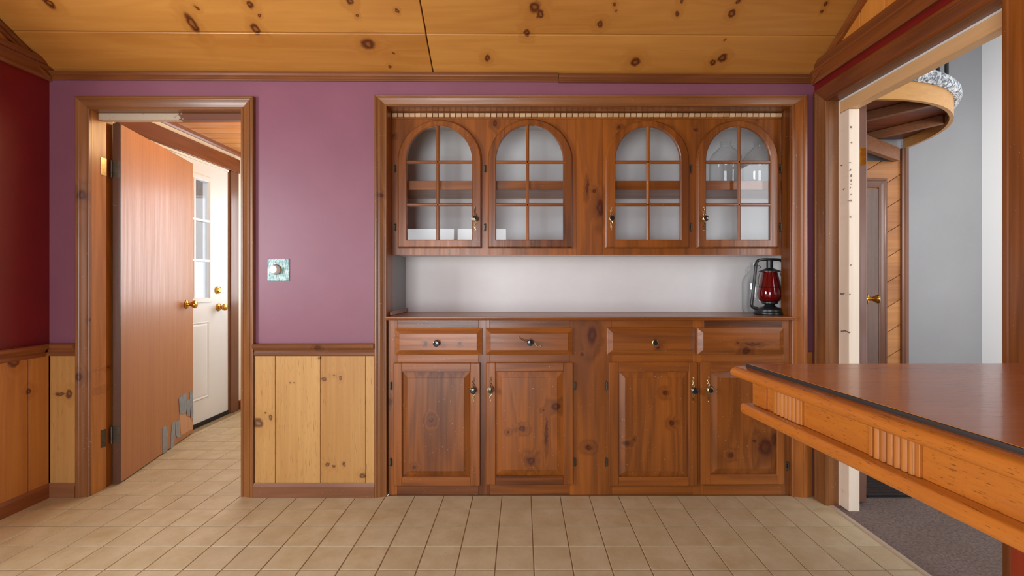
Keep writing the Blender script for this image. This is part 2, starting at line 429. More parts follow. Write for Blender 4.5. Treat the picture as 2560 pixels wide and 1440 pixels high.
class MB:
    def __init__(s):
        s.v, s.f, s.mi = [], [], []

    def add(s, verts, faces, mi=0):
        o = len(s.v)
        s.v += [Vector(p) for p in verts]
        s.f += [tuple(i + o for i in fc) for fc in faces]
        s.mi += [mi] * len(faces)
        return s

    def box(s, x0, x1, y0, y1, z0, z1, mi=0):
        return s.add([(x0, y0, z0), (x1, y0, z0), (x1, y1, z0), (x0, y1, z0), (x0, y0, z1), (x1, y0, z1), (x1, y1, z1), (x0, y1, z1)],
                     [(0, 3, 2, 1), (4, 5, 6, 7), (0, 1, 5, 4), (1, 2, 6, 5), (2, 3, 7, 6), (3, 0, 4, 7)], mi)

    def hexa(s, p, mi=0):
        return s.add(p, [(0, 3, 2, 1), (4, 5, 6, 7), (0, 1, 5, 4), (1, 2, 6, 5), (2, 3, 7, 6), (3, 0, 4, 7)], mi)

    def poly_extrude(s, pts, vec, mi=0):
        n = len(pts)
        vec = Vector(vec)
        vs = [Vector(p) for p in pts] + [Vector(p) + vec for p in pts]
        fs = [tuple(range(n - 1, -1, -1)), tuple(range(n, 2 * n))] + [(i, (i + 1) % n, n + (i + 1) % n, n + i) for i in range(n)]
        return s.add(vs, fs, mi)

    def loft(s, rings, close=False, cap0=False, cap1=False, mi=0):
        n = len(rings[0])
        vs = [p for r in rings for p in r]
        fs = []
        m = len(rings)
        for k in range(m if close else m - 1):
            a, b = k * n, ((k + 1) % m) * n
            for i in range(n):
                j = (i + 1) % n
                fs.append((a + i, a + j, b + j, b + i))
        if cap0:
            fs.append(tuple(range(n - 1, -1, -1)))
        if cap1:
            fs.append(tuple((m - 1) * n + i for i in range(n)))
        return s.add(vs, fs, mi)

    def lathe(s, prof, origin, axis, seg=16, mi=0, mis=None):
        axis = Vector(axis).normalized()
        u = axis.orthogonal().normalized()
        w2 = axis.cross(u)
        o = Vector(origin)
        rings = []
        for (r, h) in prof:
            rings.append([o + axis * h + (u * math.cos(2 * math.pi * i / seg) + w2 * math.sin(2 * math.pi * i / seg)) * max(r, 1e-5) for i in range(seg)])
        for k in range(len(rings) - 1):
            s.loft([rings[k], rings[k + 1]], mi=(mis[k] if mis else mi))
        return s

    def tube(s, pts, r, seg=8, mi=0, cap=True):
        pts = [Vector(p) for p in pts]
        rings = []
        u = None
        for i, p in enumerate(pts):
            d = (pts[min(i + 1, len(pts) - 1)] - pts[max(i - 1, 0)]).normalized()
            u = d.orthogonal().normalized() if u is None else (u - d * u.dot(d)).normalized()
            w2 = d.cross(u)
            rr = r[i] if isinstance(r, (list, tuple)) else r
            rings.append([p + (u * math.cos(2 * math.pi * k / seg) + w2 * math.sin(2 * math.pi * k / seg)) * rr for k in range(seg)])
        return s.loft(rings, cap0=cap, cap1=cap, mi=mi)

    def moulding(s, p0, p1, out, front, prof, m0=0.0, m1=0.0, mi=0):
        p0, p1, out, front = Vector(p0), Vector(p1), Vector(out), Vector(front)
        d = (p1 - p0).normalized()
        a = [p0 + out * u + front * v - d * (m0 * u) for u, v in prof]
        b = [p1 + out * u + front * v + d * (m1 * u) for u, v in prof]
        return s.loft([a, b], cap0=True, cap1=True, mi=mi)

    def mesh(s, name, mats, origin, bevel=0.0, smooth=False, seg=1):
        me = bpy.data.meshes.new(name)
        me.from_pydata([tuple(v - origin) for v in s.v], [], s.f)
        for m in (mats if isinstance(mats, (list, tuple)) else [mats]):
            me.materials.append(m)
        me.polygons.foreach_set('material_index', s.mi)
        bm = bmesh.new()
        bm.from_mesh(me)
        bmesh.ops.remove_doubles(bm, verts=bm.verts, dist=1e-6)
        bmesh.ops.recalc_face_normals(bm, faces=bm.faces)
        if bevel:
            es = [e for e in bm.edges if len(e.link_faces) == 2 and e.calc_face_angle(0) > 0.6]
            bmesh.ops.bevel(bm, geom=es, offset=bevel, segments=seg, affect='EDGES', profile=0.6, clamp_overlap=True)
        bm.to_mesh(me)
        bm.free()
        if smooth:
            me.polygons.foreach_set('use_smooth', [True] * len(me.polygons))
            try:
                me.set_sharp_from_angle(angle=math.radians(38))
            except Exception:
                pass
        me.update()
        return me

    def centre(s):
        lo = Vector([min(v[i] for v in s.v) for i in range(3)])
        hi = Vector([max(v[i] for v in s.v) for i in range(3)])
        return Vector(((lo.x + hi.x) / 2, (lo.y + hi.y) / 2, lo.z))

    def build(s, name, mat, parent=None, bevel=0.0, smooth=False, origin=None, seg=1):
        o = Vector(origin) if origin is not None else s.centre()
        return place(name, s.mesh(name, mat, o, bevel, smooth, seg), o, parent)


def place(name, me, loc, parent=None):
    ob = bpy.data.objects.new(name, me)
    COL.objects.link(ob)
    loc = Vector(loc)
    WORLD[ob.name] = loc.copy()
    if parent is not None:
        ob.parent = parent
        ob.location = loc - WORLD[parent.name]
    else:
        ob.location = loc
    return ob


def tag(o, label, cat, group=None, kind=None):
    o['label'] = label
    o['category'] = cat
    if group:
        o['group'] = group
    if kind:
        o['kind'] = kind
    return o


def thing(name, label, cat, loc, group=None, kind=None):
    return tag(place(name, None, loc), label, cat, group, kind)


def struct(name, mb, mat, label, cat, bevel=0.0, smooth=False):
    return tag(mb.build(name, mat, None, bevel, smooth), label, cat, kind='structure')


def B(*a):
    return MB().box(*a)


# ------------------------------------------------------------------ main dimensions
XL, XR = -2.405, 1.488       # side walls of the room
YB = -1.70                   # rear wall
YC = 2.275                   # face of casings on the back wall
# door opening
DX0, DX1, DZ = wx(216, YC), wx(598, YC), wz(271, YC)
# hutch recess
NX0, NX1, NZ = wx(965, YC), wx(1984, YC), wz(262, YC)
NXB, NYB = 1.458, 2.66       # recess is wider behind the right jamb; back panel
HX = 1.60                    # hall side face of right wall
OY0, OY1, OZ = 1.385, 2.20, 1.98   # opening in right wall


def ceil_z(x, y):
    return CEIL0 + SL * (YW - y) + tilt(x)


RIDGE = 0.30

# ------------------------------------------------------------------ structure: floor
fl = B(XL, XR + 0.012, YB, YW, -0.05, -0.0022)
fl.box(XL - 0.03, -1.2, YW, 4.3, -0.05, -0.0022)
fl.box(NX0, XR, YW, 2.70, -0.05, -0.0022)
floor = struct('floor', fl, M['grout'], 'beige square-tiled vinyl floor of the room and entry', 'floor')
TX, TY, GX, GY = 0.1475, 0.1525, 0.046, 2.163
gap = 0.0042
full = MB().box(-TX / 2 + gap / 2, TX / 2 - gap / 2, -TY / 2 + gap / 2, TY / 2 - gap / 2, -0.0035, 0.0).mesh('tile', M['tile'], Vector((0, 0, 0)), 0.0012)


def tiles(x0, x1, y0, y1):
    i0, i1 = math.floor((x0 - GX) / TX), math.ceil((x1 - GX) / TX)
    j0, j1 = math.floor((y0 - GY) / TY), math.ceil((y1 - GY) / TY)
    for j in range(j0, j1):
        for i in range(i0, i1):
            a, b2 = GX + i * TX, GX + (i + 1) * TX
            c0, d = GY + j * TY, GY + (j + 1) * TY
            if a >= x0 - 1e-4 and b2 <= x1 + 1e-4 and c0 >= y0 - 1e-4 and d <= y1 + 1e-4:
                place('tile', full, ((a + b2) / 2, (c0 + d) / 2, 0), floor)
            else:
                a, b2, c0, d = max(a, x0) + gap / 2, min(b2, x1) - gap / 2, max(c0, y0) + gap / 2, min(d, y1) - gap / 2
                if b2 - a > 0.006 and d - c0 > 0.006:
                    B(a, b2, c0, d, -0.0035, 0).build('tile', M['tile'], floor, origin=((a + b2) / 2, (c0 + d) / 2, 0))


tiles(XL, XR + 0.01, 1.05, YW)
tiles(-2.36, -1.2, YW, 4.25)
B(XL, XR + 0.01, YB, 1.05, -0.0035, 0).build('tile_field', M['tile'], floor)['kind'] = 'stuff'

# ------------------------------------------------------------------ structure: back wall
ZT = 2.30
bw = B(XL - 0.1, DX0 - 0.02, YW, 2.40, 0, ZT)
bw.box(DX0 - 0.02, DX1 + 0.02, YW, 2.40, DZ + 0.02, ZT)
bw.box(DX1 + 0.02, NX0 - 0.02, YW, 2.40, 0, ZT)
bw.box(NX0 - 0.02, NX1 + 0.015, YW, 2.40, NZ + 0.02, ZT)
bw.box(NX1 + 0.015, XR + 0.02, YW, 2.40, 0, ZT)
wall_back = struct('wall_back', bw, M['purple'], 'purple painted back wall with doorway and built-in hutch recess', 'wall')
# left wall with a window opening (out of view), right wall with doorway, rear wall with window
WY0, WY1, WZ0, WZ1 = -0.075, 1.175, 0.87, 1.97
lw = B(XL - 0.1, XL, YB, WY0, 0, 2.2)
lw.box(XL - 0.1, XL, WY1, YW, 0, 2.2)
lw.box(XL - 0.1, XL, WY0, WY1, 0, WZ0)
lw.box(XL - 0.1, XL, WY0, WY1, WZ1, 2.2)
wall_left = struct('wall_left', lw, M['red'], 'deep red painted left wall above pine wainscot', 'wall')
rw = B(XR, HX - 0.03, YB, OY0, 0, 2.2)
rw.box(XR, HX - 0.03, OY1, YW, 0, 2.2)
rw.box(XR, HX - 0.03, OY0, OY1, OZ, 2.2)
wall_right = struct('wall_right', rw, M['red'], 'dark red right wall around the open hall doorway', 'wall')
RW = (-1.72, -0.18, 0.08, 1.90)
rr = B(XL - 0.1, RW[0], YB - 0.1, YB, 0, 2.3)
rr.box(RW[1], XR + 0.1, YB - 0.1, YB, 0, 2.3)
rr.box(RW[0], RW[1], YB - 0.1, YB, 0, RW[2])
rr.box(RW[0], RW[1], YB - 0.1, YB, RW[3], 2.3)
struct('wall_rear', rr, M['purple'], 'purple rear wall with glazed patio door opposite the hutch', 'wall')
# gables above the side walls
for side, x0, x1 in (('left', XL - 0.1, XL), ('right', XR, HX - 0.03)):
    zr = ceil_z(0, RIDGE) + 0.05
    g = MB().poly_extrude([(x0, YB, 2.2), (x0, YW, 2.2), (x0, RIDGE, zr + 0.05)], (x1 - x0, 0, 0))
    go = struct('wall_gable_' + side, g, M['cas_y'], 'gable end above the %s wall behind vertical pine boards' % side, 'wall')
    n = 0
    y = YW - 0.06
    while y - 0.135 > RIDGE - 0.2:
        ya, yb = y, y - 0.131
        xs = (x1, x1 + 0.012) if side == 'left' else (x0 - 0.012, x0)
        za, zb = ceil_z(x0, ya) + 0.01, ceil_z(x0, yb) + 0.01
        za, zb = max(za, 2.16), max(zb, 2.17)
        MB().hexa([(xs[0], yb, 2.15), (xs[1], yb, 2.15), (xs[1], ya, 2.15), (xs[0], ya, 2.15),
                   (xs[0], yb, zb), (xs[1], yb, zb), (xs[1], ya, za), (xs[0], ya, za)]).build('board', M['gable'], go, 0.0015)
        y -= 0.135

# ------------------------------------------------------------------ structure: ceiling
cl = MB()
for (y0, y1) in ((YW + 0.1, RIDGE), (RIDGE, YB)):
    def zc(x, y):
        return ceil_z(x, y) if y >= RIDGE else ceil_z(x, 2 * RIDGE - y)
    xa, xb = XL - 0.1, HX - 0.03
    p = [(xa, y0, zc(xa, y0) + 0.02), (xb, y0, zc(xb, y0) + 0.02), (xb, y1, zc(xb, y1) + 0.02), (xa, y1, zc(xa, y1) + 0.02)]
    cl.hexa(p + [(q[0], q[1], q[2] + 0.06) for q in p])
ceiling = struct('ceiling', cl, M['cas_y'], 'sloped knotty pine plank ceiling', 'ceiling')
cy0 = YW + 0.035
seams = [cy0, ray_plane(1280, 86, CP, CN).y]
step = 0.205
while seams[-1] > RIDGE + 0.02:
    seams.append(max(seams[-1] - step, RIDGE))
joint_px = [(1077, 150), (1058, 45)]
for k in range(len(seams) - 1):
    y0, y1 = seams[k], seams[k + 1]
    if k < 2:
        jx = [ray_plane(joint_px[k][0], joint_px[k][1], CP, CN).x]
    else:
        jx = [(-0.9, 0.5, -0.2)[k % 3]]
    xs = [XL + 0.002] + jx + [XR - 0.002]
    for a, b2 in zip(xs[:-1], xs[1:]):
        e = 0.0028
        q = [(a + e, y0 - e), (b2 - e, y0 - e), (b2 - e, y1 + e), (a + e, y1 + e)]
        lo = [(x, y, ceil_z(x, y)) for x, y in q]
        hi = [(x, y, ceil_z(x, y) + 0.018) for x, y in q]
        MB().hexa(lo + hi).build('board', M['ceil'], ceiling, 0.002)

# crown moulding
PCR = [(0.72 * u_, v_) for u_, v_ in [(0, 0), (0, 0.010), (0.006, 0.013), (0.012, 0.012), (0.020, 0.017), (0.028, 0.024), (0.034, 0.025), (0.040, 0.028), (0.052, 0.028), (0.052, 0)]]
zl, zr_ = wz(199, 2.29) , wz(207, 2.29)
jxx = wx(1396, 2.28)
zj = zl + (zr_ - zl) * (jxx - XL) / (XR - XL)
tr = thing('trim_1', 'thin pine crown moulding between purple wall and ceiling', 'moulding', (-0.4, YW, 2.09), kind='structure')
MB().moulding((XL, YW, zl), (jxx - 0.0012, YW, zj), (0, 0, 1), (0, -1, 0), PCR).build('moulding', M['crown_x'], tr)
MB().moulding((jxx + 0.0012, YW, zj - 0.003), (XR, YW, zr_ - 0.002), (0, 0, 1), (0, -1, 0), PCR).build('moulding', M['crown_x'], tr)
PSC = [(0, 0), (0, 0.014), (0.012, 0.020), (0.030, 0.022), (0.046, 0.026), (0.052, 0.034), (0.060, 0.034), (0.066, 0.028), (0.078, 0.038), (0.092, 0.04), (0.092, 0)]
PSL = [(0, 0), (0, 0.020), (0.010, 0.026), (0.024, 0.022), (0.036, 0.028), (0.044, 0.026), (0.044, 0)]
for nm, X, s, z0, lab in (('trim_2', XL, 1, 2.106, 'left'), ('trim_3', XR, -1, 2.086, 'right')):
    tr = thing(nm, 'pine crown and raking moulding along the top of the %s red wall' % lab, 'moulding', (X, 1.3, z0), kind='structure')
    MB().moulding((X, YW, z0), (X, RIDGE, z0), (0, 0, 1), (s, 0, 0), PSC).build('crown_moulding', M['crown_y'], tr)
    zz0, zz1 = ceil_z(X, YW) - 0.004, ceil_z(X, RIDGE) - 0.004
    upn = Vector((0, -SL, -1)).normalized()
    MB().moulding((X + s * 0.002, YW, zz0), (X + s * 0.002, RIDGE, zz1), upn, (s, 0, 0), PSL).build('raking_moulding', M['crown_y'], tr)

# ------------------------------------------------------------------ casing profiles
PCAS = [(0, 0), (0, 0.012), (0.003, 0.014), (0.010, 0.014), (0.012, 0.0115), (0.020, 0.0135), (0.034, 0.0185), (0.044, 0.0205),
        (0.046, 0.018), (0.049, 0.0195), (0.052, 0.023), (0.060, 0.024), (0.064, 0.022), (0.064, 0)]


def sc_prof(wd):
    return [(u * wd / 0.064, v) for u, v in PCAS]


# door casing on the back wall
zt_in = DZ
wl = wx(216, YC) - wx(186, YC)
wr = wx(632, YC) - wx(598, YC)
tr = thing('trim_4', 'worn pine door casing around the entry doorway', 'door casing', ((DX0 + DX1) / 2, YC, 0), kind='structure')
MB().moulding((DX0, YW, 0), (DX0, YW, DZ), (-1, 0, 0), (0, -1, 0), sc_prof(wl), 0, 1).build('side_casing', M['cas_v'], tr)
MB().moulding((DX1, YW, 0), (DX1, YW, DZ), (1, 0, 0), (0, -1, 0), sc_prof(wr), 0, 0.93).build('side_casing', M['cas_v'], tr)
MB().moulding((DX0, YW, DZ), (DX1, YW, DZ), (0, 0, 1), (0, -1, 0), sc_prof(wl + 0.003), 1, 1.05).build('head_casing', M['cas_h'], tr)
jb = B(DX0 - 0.02, DX0, YW + 0.0005, 2.385, 0, DZ + 0.02).box(DX0 - 0.02, DX0 - 0.018 + 0.002, 2.385, 2.44, 0, DZ + 0.02)
jb.build('jamb', M['jamb'], tr, 0.0015)
B(DX0 - 0.05, DX0 - 0.0185, 2.36, 2.436, 0, DZ).build('jamb_rabbet', M['cas_v'], tr)
B(DX1, DX1 + 0.02, YW + 0.0005, 2.44, 0, DZ + 0.02).build('jamb', M['jamb'], tr, 0.0015)
B(DX0, DX1, YW + 0.0005, 2.44, DZ, DZ + 0.02).build('head_jamb', M['cas_h'], tr, 0.0015)
B(DX0 - 0.0, DX1, 2.338, 2.376, 1.927, DZ).build('head_stop', M['flake'], tr, 0.002)['label'] = 'head stop with flaking cream paint'

# casing of the hutch recess
wn = wx(965, YC) - wx(935, YC)
wn2 = wx(2021, YC) - wx(1984, YC)
wn3 = wz(236, YC) - wz(262, YC)
tr = thing('trim_5', 'pine casing framing the built-in hutch recess', 'casing', ((NX0 + NX1) / 2, YC, 0), kind='structure')
MB().moulding((NX0, YW, 0), (NX0, YW, NZ), (-1, 0, 0), (0, -1, 0), sc_prof(wn), 0, wn3 / wn).build('side_casing', M['cas_v'], tr)
MB().moulding((NX1, YW, 0), (NX1, YW, NZ), (1, 0, 0), (0, -1, 0), sc_prof(wn2), 0, wn3 / wn2).build('side_casing', M['cab_v'], tr)
MB().moulding((NX0, YW, NZ), (NX1, YW, NZ), (0, 0, 1), (0, -1, 0), sc_prof(wn3), wn / wn3, wn2 / wn3).build('head_casing', M['cas_h'], tr)
B(NX1, NX1 + 0.015, YW + 0.0005, 2.386, 0.0, NZ + 0.015).build('jamb', M['cab_v'], tr, 0.001)
B(NX0 - 0.02, NX0, YW + 0.0005, 2.40, 0.0, NZ + 0.015).build('jamb', M['cab_v'], tr, 0.001)
B(NX0, NX1, YW + 0.0005, 2.40, NZ, NZ + 0.02).build('head_jamb', M['cab_h'], tr, 0.001)

# recess lining
n1 = B(NX0 - 0.02, NXB, NYB, NYB + 0.02, 0.0, NZ + 0.02)
struct('wall_recess', n1, M['white'], 'white back panel of the hutch recess', 'wall')
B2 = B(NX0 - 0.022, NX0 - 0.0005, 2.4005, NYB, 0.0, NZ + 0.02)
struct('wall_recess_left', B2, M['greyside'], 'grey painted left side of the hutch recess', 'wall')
B2 = B(NXB - 0.012, NXB, 2.4005, NYB, 0.0, NZ + 0.02)
struct('wall_recess_right', B2, M['white'], 'white right side of the hutch recess', 'wall')
B(NX0, NXB - 0.012, 2.405, NYB, NZ, NZ + 0.02).build('soffit', M['white'], bpy.data.objects['wall_recess'])

# ------------------------------------------------------------------ wainscot, rails, baseboards on the back wall
RZ0, RZ1, BBZ = wz(891, 2.275), wz(860, 2.275), wz(1208, 2.28)


def boards_x(xs, parent, mat, z0=None, z1=None):
    for a, b2 in zip(xs[:-1], xs[1:]):
        B(a + 0.001, b2 - 0.001, 2.286, YW, z0 if z0 is not None else 0.0, z1 if z1 is not None else RZ0 + 0.02).build('wainscot_board', mat, parent, 0.0018)


PRAIL = [(0, 0), (0, 0.016), (0.006, 0.019), (0.018, 0.019), (0.024, 0.016), (0.034, 0.020), (0.037, 0.026), (0.045, 0.034), (0.057, 0.036), (0.063, 0.030), (0.063, 0)]
PBASE = [(0, 0), (0, 0.024), (0.056, 0.024), (0.064, 0.021), (0.072, 0.018), (0.072, 0)]
xa0, xa1 = DX1 + wr + 0.0005, NX0 - wn - 0.0005
boards_x([xa0, wx(688, 2.286), wx(801, 2.286), wx(914, 2.286), xa1], wall_back, M['wains'])
xb0, xb1 = XL + 0.016, DX0 - wl - 0.0005
boards_x([xb0, xb1], wall_back, M['wains'])
boards_x([NX1 + wn2 + 0.001, XR - 0.016], wall_back, M['jamb'])
for i, (a, b2, t) in enumerate(((xa0, xa1, 'between the doorway and the hutch'), (xb0 - 0.016, xb1, 'in the corner beside the doorway'))):
    r_ = MB().moulding((a, YW, RZ0), (b2, YW, RZ0), (0, 0, 1), (0, -1, 0), PRAIL)
    struct('trim_%d' % (6 + i), r_, M['rail_x'], 'brown chair rail on back wall ' + t, 'chair rail')
    bb = MB().moulding((a, YW, 0), (b2, YW, 0), (0, 0, 1), (0, -1, 0), PBASE)
    struct('baseboard_back_%d' % (i + 1), bb, M['base_x'], 'pine baseboard on back wall ' + t, 'baseboard')
struct('trim_8', MB().moulding((XL, YW - 0.036, RZ0), (XL, YB, RZ0), (0, 0, 1), (1, 0, 0), PRAIL), M['rail_y'], 'brown chair rail along the left red wall', 'chair rail')
struct('baseboard_left', MB().moulding((XL, YW - 0.024, 0), (XL, YB, 0), (0, 0, 1), (1, 0, 0), PBASE), M['base_y'], 'pine baseboard along the left wall', 'baseboard')
ys = [YW - 0.016, 2.188]
while ys[-1] > YB + 0.3:
    ys.append(ys[-1] - 0.215)
for a, b2 in zip(ys[:-1], ys[1:]):
    B(XL, XL + 0.016, b2 + 0.001, a - 0.001, 0, RZ0 + 0.02).build('wainscot_board', M['wains_y'], wall_left, 0.0022)

# ------------------------------------------------------------------ left and rear windows (behind the camera)
wn_ = thing('window_1', 'window in the left wall letting in daylight', 'window', (XL, 0.55, WZ0), kind='structure')
for z in (WZ0, WZ1 - 0.05):
    B(XL - 0.07, XL - 0.02, WY0, WY1, z, z + 0.05).build('rail', M['cas_y'], wn_, 0.002)
for y in (WY0, (WY0 + WY1) / 2 - 0.025, WY1 - 0.05):
    B(XL - 0.07, XL - 0.02, y, y + 0.05, WZ0 + 0.05, WZ1 - 0.05).build('stile', M['cas_v'], wn_, 0.002)
wn_ = thing('window_2', 'tall glazed patio door in the rear wall', 'patio door', ((RW[0] + RW[1]) / 2, YB, RW[2]), kind='structure')
for z in (RW[2], RW[3] - 0.05):
    B(RW[0], RW[1], YB - 0.07, YB - 0.02, z, z + 0.05).build('rail', M['cas_h'], wn_, 0.002)
for x in (RW[0], (RW[0] + RW[1]) / 2 - 0.025, RW[1] - 0.05):
    B(x, x + 0.05, YB - 0.07, YB - 0.02, RW[2] + 0.05, RW[3] - 0.05).build('stile', M['cas_v'], wn_, 0.002)

# ------------------------------------------------------------------ hardware
def knob_mesh(kind='brass'):
    mb = MB()
    # axis +(-Y): pulled towards the room
    prof = [(0.0001, 0), (0.010, 0), (0.010, 0.003), (0.005, 0.005), (0.005, 0.012), (0.013, 0.017), (0.0165, 0.022), (0.016, 0.026), (0.0125, 0.0275), (0.0115, 0.0262), (0.0001, 0.0275)]
    mis = [0] * 8 + [1, 1]
    if kind == 'dark':
        mis = [0] * 5 + [1] * 5
    mb.lathe(prof, (0, 0, 0), (0, -1, 0), 18, mis=mis)
    return mb.mesh('knob', [M['brass_old'], M['knob_dark']], Vector((0, 0, 0)), 0, True)


KNOB, KNOBD = knob_mesh(), knob_mesh('dark')


def scroll_mesh():
    mb = MB()
    for s in (1, -1):
        for amp, ph, r in ((0.0070, 0.0, 0.0019), (0.0040, 2.4, 0.0015)):
            pts = []
            for i in range(15):
                t = i / 14
                pts.append((amp * math.sin(t * 7.5 + ph) * (1 - 0.35 * t), -0.0012, s * (0.010 + 0.050 * t)))
            mb.tube(pts, [r * (1.25 - 0.5 * i / 14) for i in range(15)], 5)
        mb.lathe([(0.0001, -0.0005), (0.003, 0), (0.0032, 0.0015), (0.0001, 0.003)], (0, 0, s * 0.061), (0, -1, 0), 8)
    mb.lathe([(0.0001, 0), (0.014, 0), (0.014, 0.002), (0.0001, 0.003)], (0, 0, 0), (0, -1, 0), 14)
    return mb.mesh('escutcheon', M['brass_old'], Vector((0, 0, 0)), 0, True)


SCROLL = scroll_mesh()


def hinge_mesh(h=0.052):
    mb = MB()
    mb.poly_extrude([(-0.006, 0, -h / 2 + 0.007), (0, 0, -h / 2), (0.006, 0, -h / 2 + 0.007), (0.006, 0, h / 2 - 0.007), (0, 0, h / 2), (-0.006, 0, h / 2 - 0.007)], (0, -0.002, 0))
    mb.tube([(0.003, -0.004, -h * 0.36), (0.003, -0.004, h * 0.36)], 0.0036, 8)
    mb.lathe([(0.0001, 0), (0.003, 0.0005), (0.0001, 0.0022)], (-0.002, -0.002, h * 0.28), (0, -1, 0), 8)
    mb.lathe([(0.0001, 0), (0.003, 0.0005), (0.0001, 0.0022)], (-0.002, -0.002, -h * 0.28), (0, -1, 0), 8)
    return mb.mesh('hinge', M['hinge_dark'], Vector((0, 0, 0)), 0, True)


HINGE = hinge_mesh()


def arch(x0, x1, z0, r, zs, y, n=22):
    """outline: bottom left, bottom right, then the arch from right to left."""
    cx = (x0 + x1) / 2
    hw = (x1 - x0) / 2
    pts = [Vector((x0, y, z0)), Vector((x1, y, z0))]
    for i in range(n + 1):
        a = math.pi * i / n
        pts.append(Vector((cx + hw * math.cos(a), y, zs + r * math.sin(a))))
    return pts


# ------------------------------------------------------------------ upper cabinet
YU, YD = 2.385, 2.364        # face frame, door front
U0, U1 = NX0 + 0.0005, NX1 - 0.0005
UZ0, UZ1 = wz(637, YU), NZ - 0.0005
up = thing('upper_cabinet', 'stained pine upper hutch cabinet with four arched glass doors', 'cabinet', ((U0 + U1) / 2, YU, UZ0))
ux = lambda x: wx(x, YD)
uz = lambda y: wz(y, YD)
UD = [  # outer x0, x1, glass x0, x1, vertical bar, hinge x, knob x
    (993, 1204, 1016, 1180, 1094, 988, 1188, 298, 314),
    (1219, 1432, 1240, 1408, 1319, 1212, None, 296, 312),
    (1514, 1725, 1539, 1702, 1621, 1727, 1528, 299, 315),
    (1743, 1948, 1766, 1927, 1849, 1950, 1760, 299, 315)]
ULAB = ['first arched door from the purple wall', 'arched door without a knob', 'arched door beside the wide centre board', 'arched door with glass jugs behind it']
# face frame with arched openings
ff = MB()
bays = []
edges = [U0, (wx(1204, YU) + wx(1219, YU)) / 2, wx(1440, YU), wx(1506, YU), (wx(1725, YU) + wx(1743, YU)) / 2, U1]
bay_rng = [(edges[0], edges[1]), (edges[1], edges[2]), (edges[3], edges[4]), (edges[4], edges[5])]
for (d, (b0, b1)) in zip(UD, bay_rng):
    ox0, ox1 = ux(d[0]) + 0.022, ux(d[1]) - 0.022
    zs = uz(400)
    r = uz(d[7]) - zs - 0.022
    a = arch(ox0, ox1, uz(620) + 0.022, r, zs, YU)
    cx = (ox0 + ox1) / 2
    outr = [Vector((b0, YU, UZ0)), Vector((b1, YU, UZ0))]
    for p in a[2:]:
        dx, dz = p.x - cx, p.z - zs
        ts = []
        if dx > 1e-6:
            ts.append((b1 - cx) / dx)
        if dx < -1e-6:
            ts.append((b0 - cx) / dx)
        if dz > 1e-6:
            ts.append((UZ1 - zs) / dz)
        t = min(ts)
        outr.append(Vector((cx + dx * t, YU, zs + dz * t)))
    # snap nearest points to the two top corners
    for cxn in (b0, b1):
        k = min(range(2, len(outr)), key=lambda i: (outr[i] - Vector((cxn, YU, UZ1))).length)
        outr[k] = Vector((cxn, YU, UZ1))
    back = Vector((0, 0.018, 0))
    ff.loft([outr, a, [p + back for p in a], [p + back for p in outr]], close=True)
ff.build('face_frame', M['cab_up'], up)
B(edges[2] + 0.0005, edges[3] - 0.0005, YU - 0.0015, YU + 0.018, UZ0, UZ1).build('centre_board', M['cab_up'], up, 0.001)
for a_, b_, y_, z0_, z1_ in ((U0, wx(1005, YU), 0.0008, UZ0, UZ1), ):
    pass
B(U0, NXB - 0.0125, YU + 0.02, NYB - 0.001, UZ0 + 0.003, UZ0 + 0.021).build('bottom_panel', M['white'], up, 0.001)
sh_z0, sh_z1 = 1.578, wz(453, 2.42)
sh = B(U0, NXB - 0.0125, 2.43, NYB - 0.001, sh_z0, sh_z0 + 0.02)
sh.box(U0, NXB - 0.0125, 2.41, 2.43, sh_z0, sh_z1)
sh.build('shelf', M['cab_h'], up, 0.001)
B(U0, U1, YU - 0.004, YU, UZ1 - 0.032, UZ1 - 0.026).build('dentil_fillet', M['cab_h'], up, 0.001)
nt = 67
pitch = (U1 - U0) / nt
dent = MB().box(-pitch / 2 + 0.0022, pitch / 2 - 0.0022, -0.012, 0, 0, 0.020).mesh('dentil_block', M['dentil'], Vector((0, 0, 0)), 0.001)
for i in range(nt):
    place('dentil_block', dent, (U0 + pitch * (i + 0.5), YU - 0.0005, UZ1 - 0.0245), up)

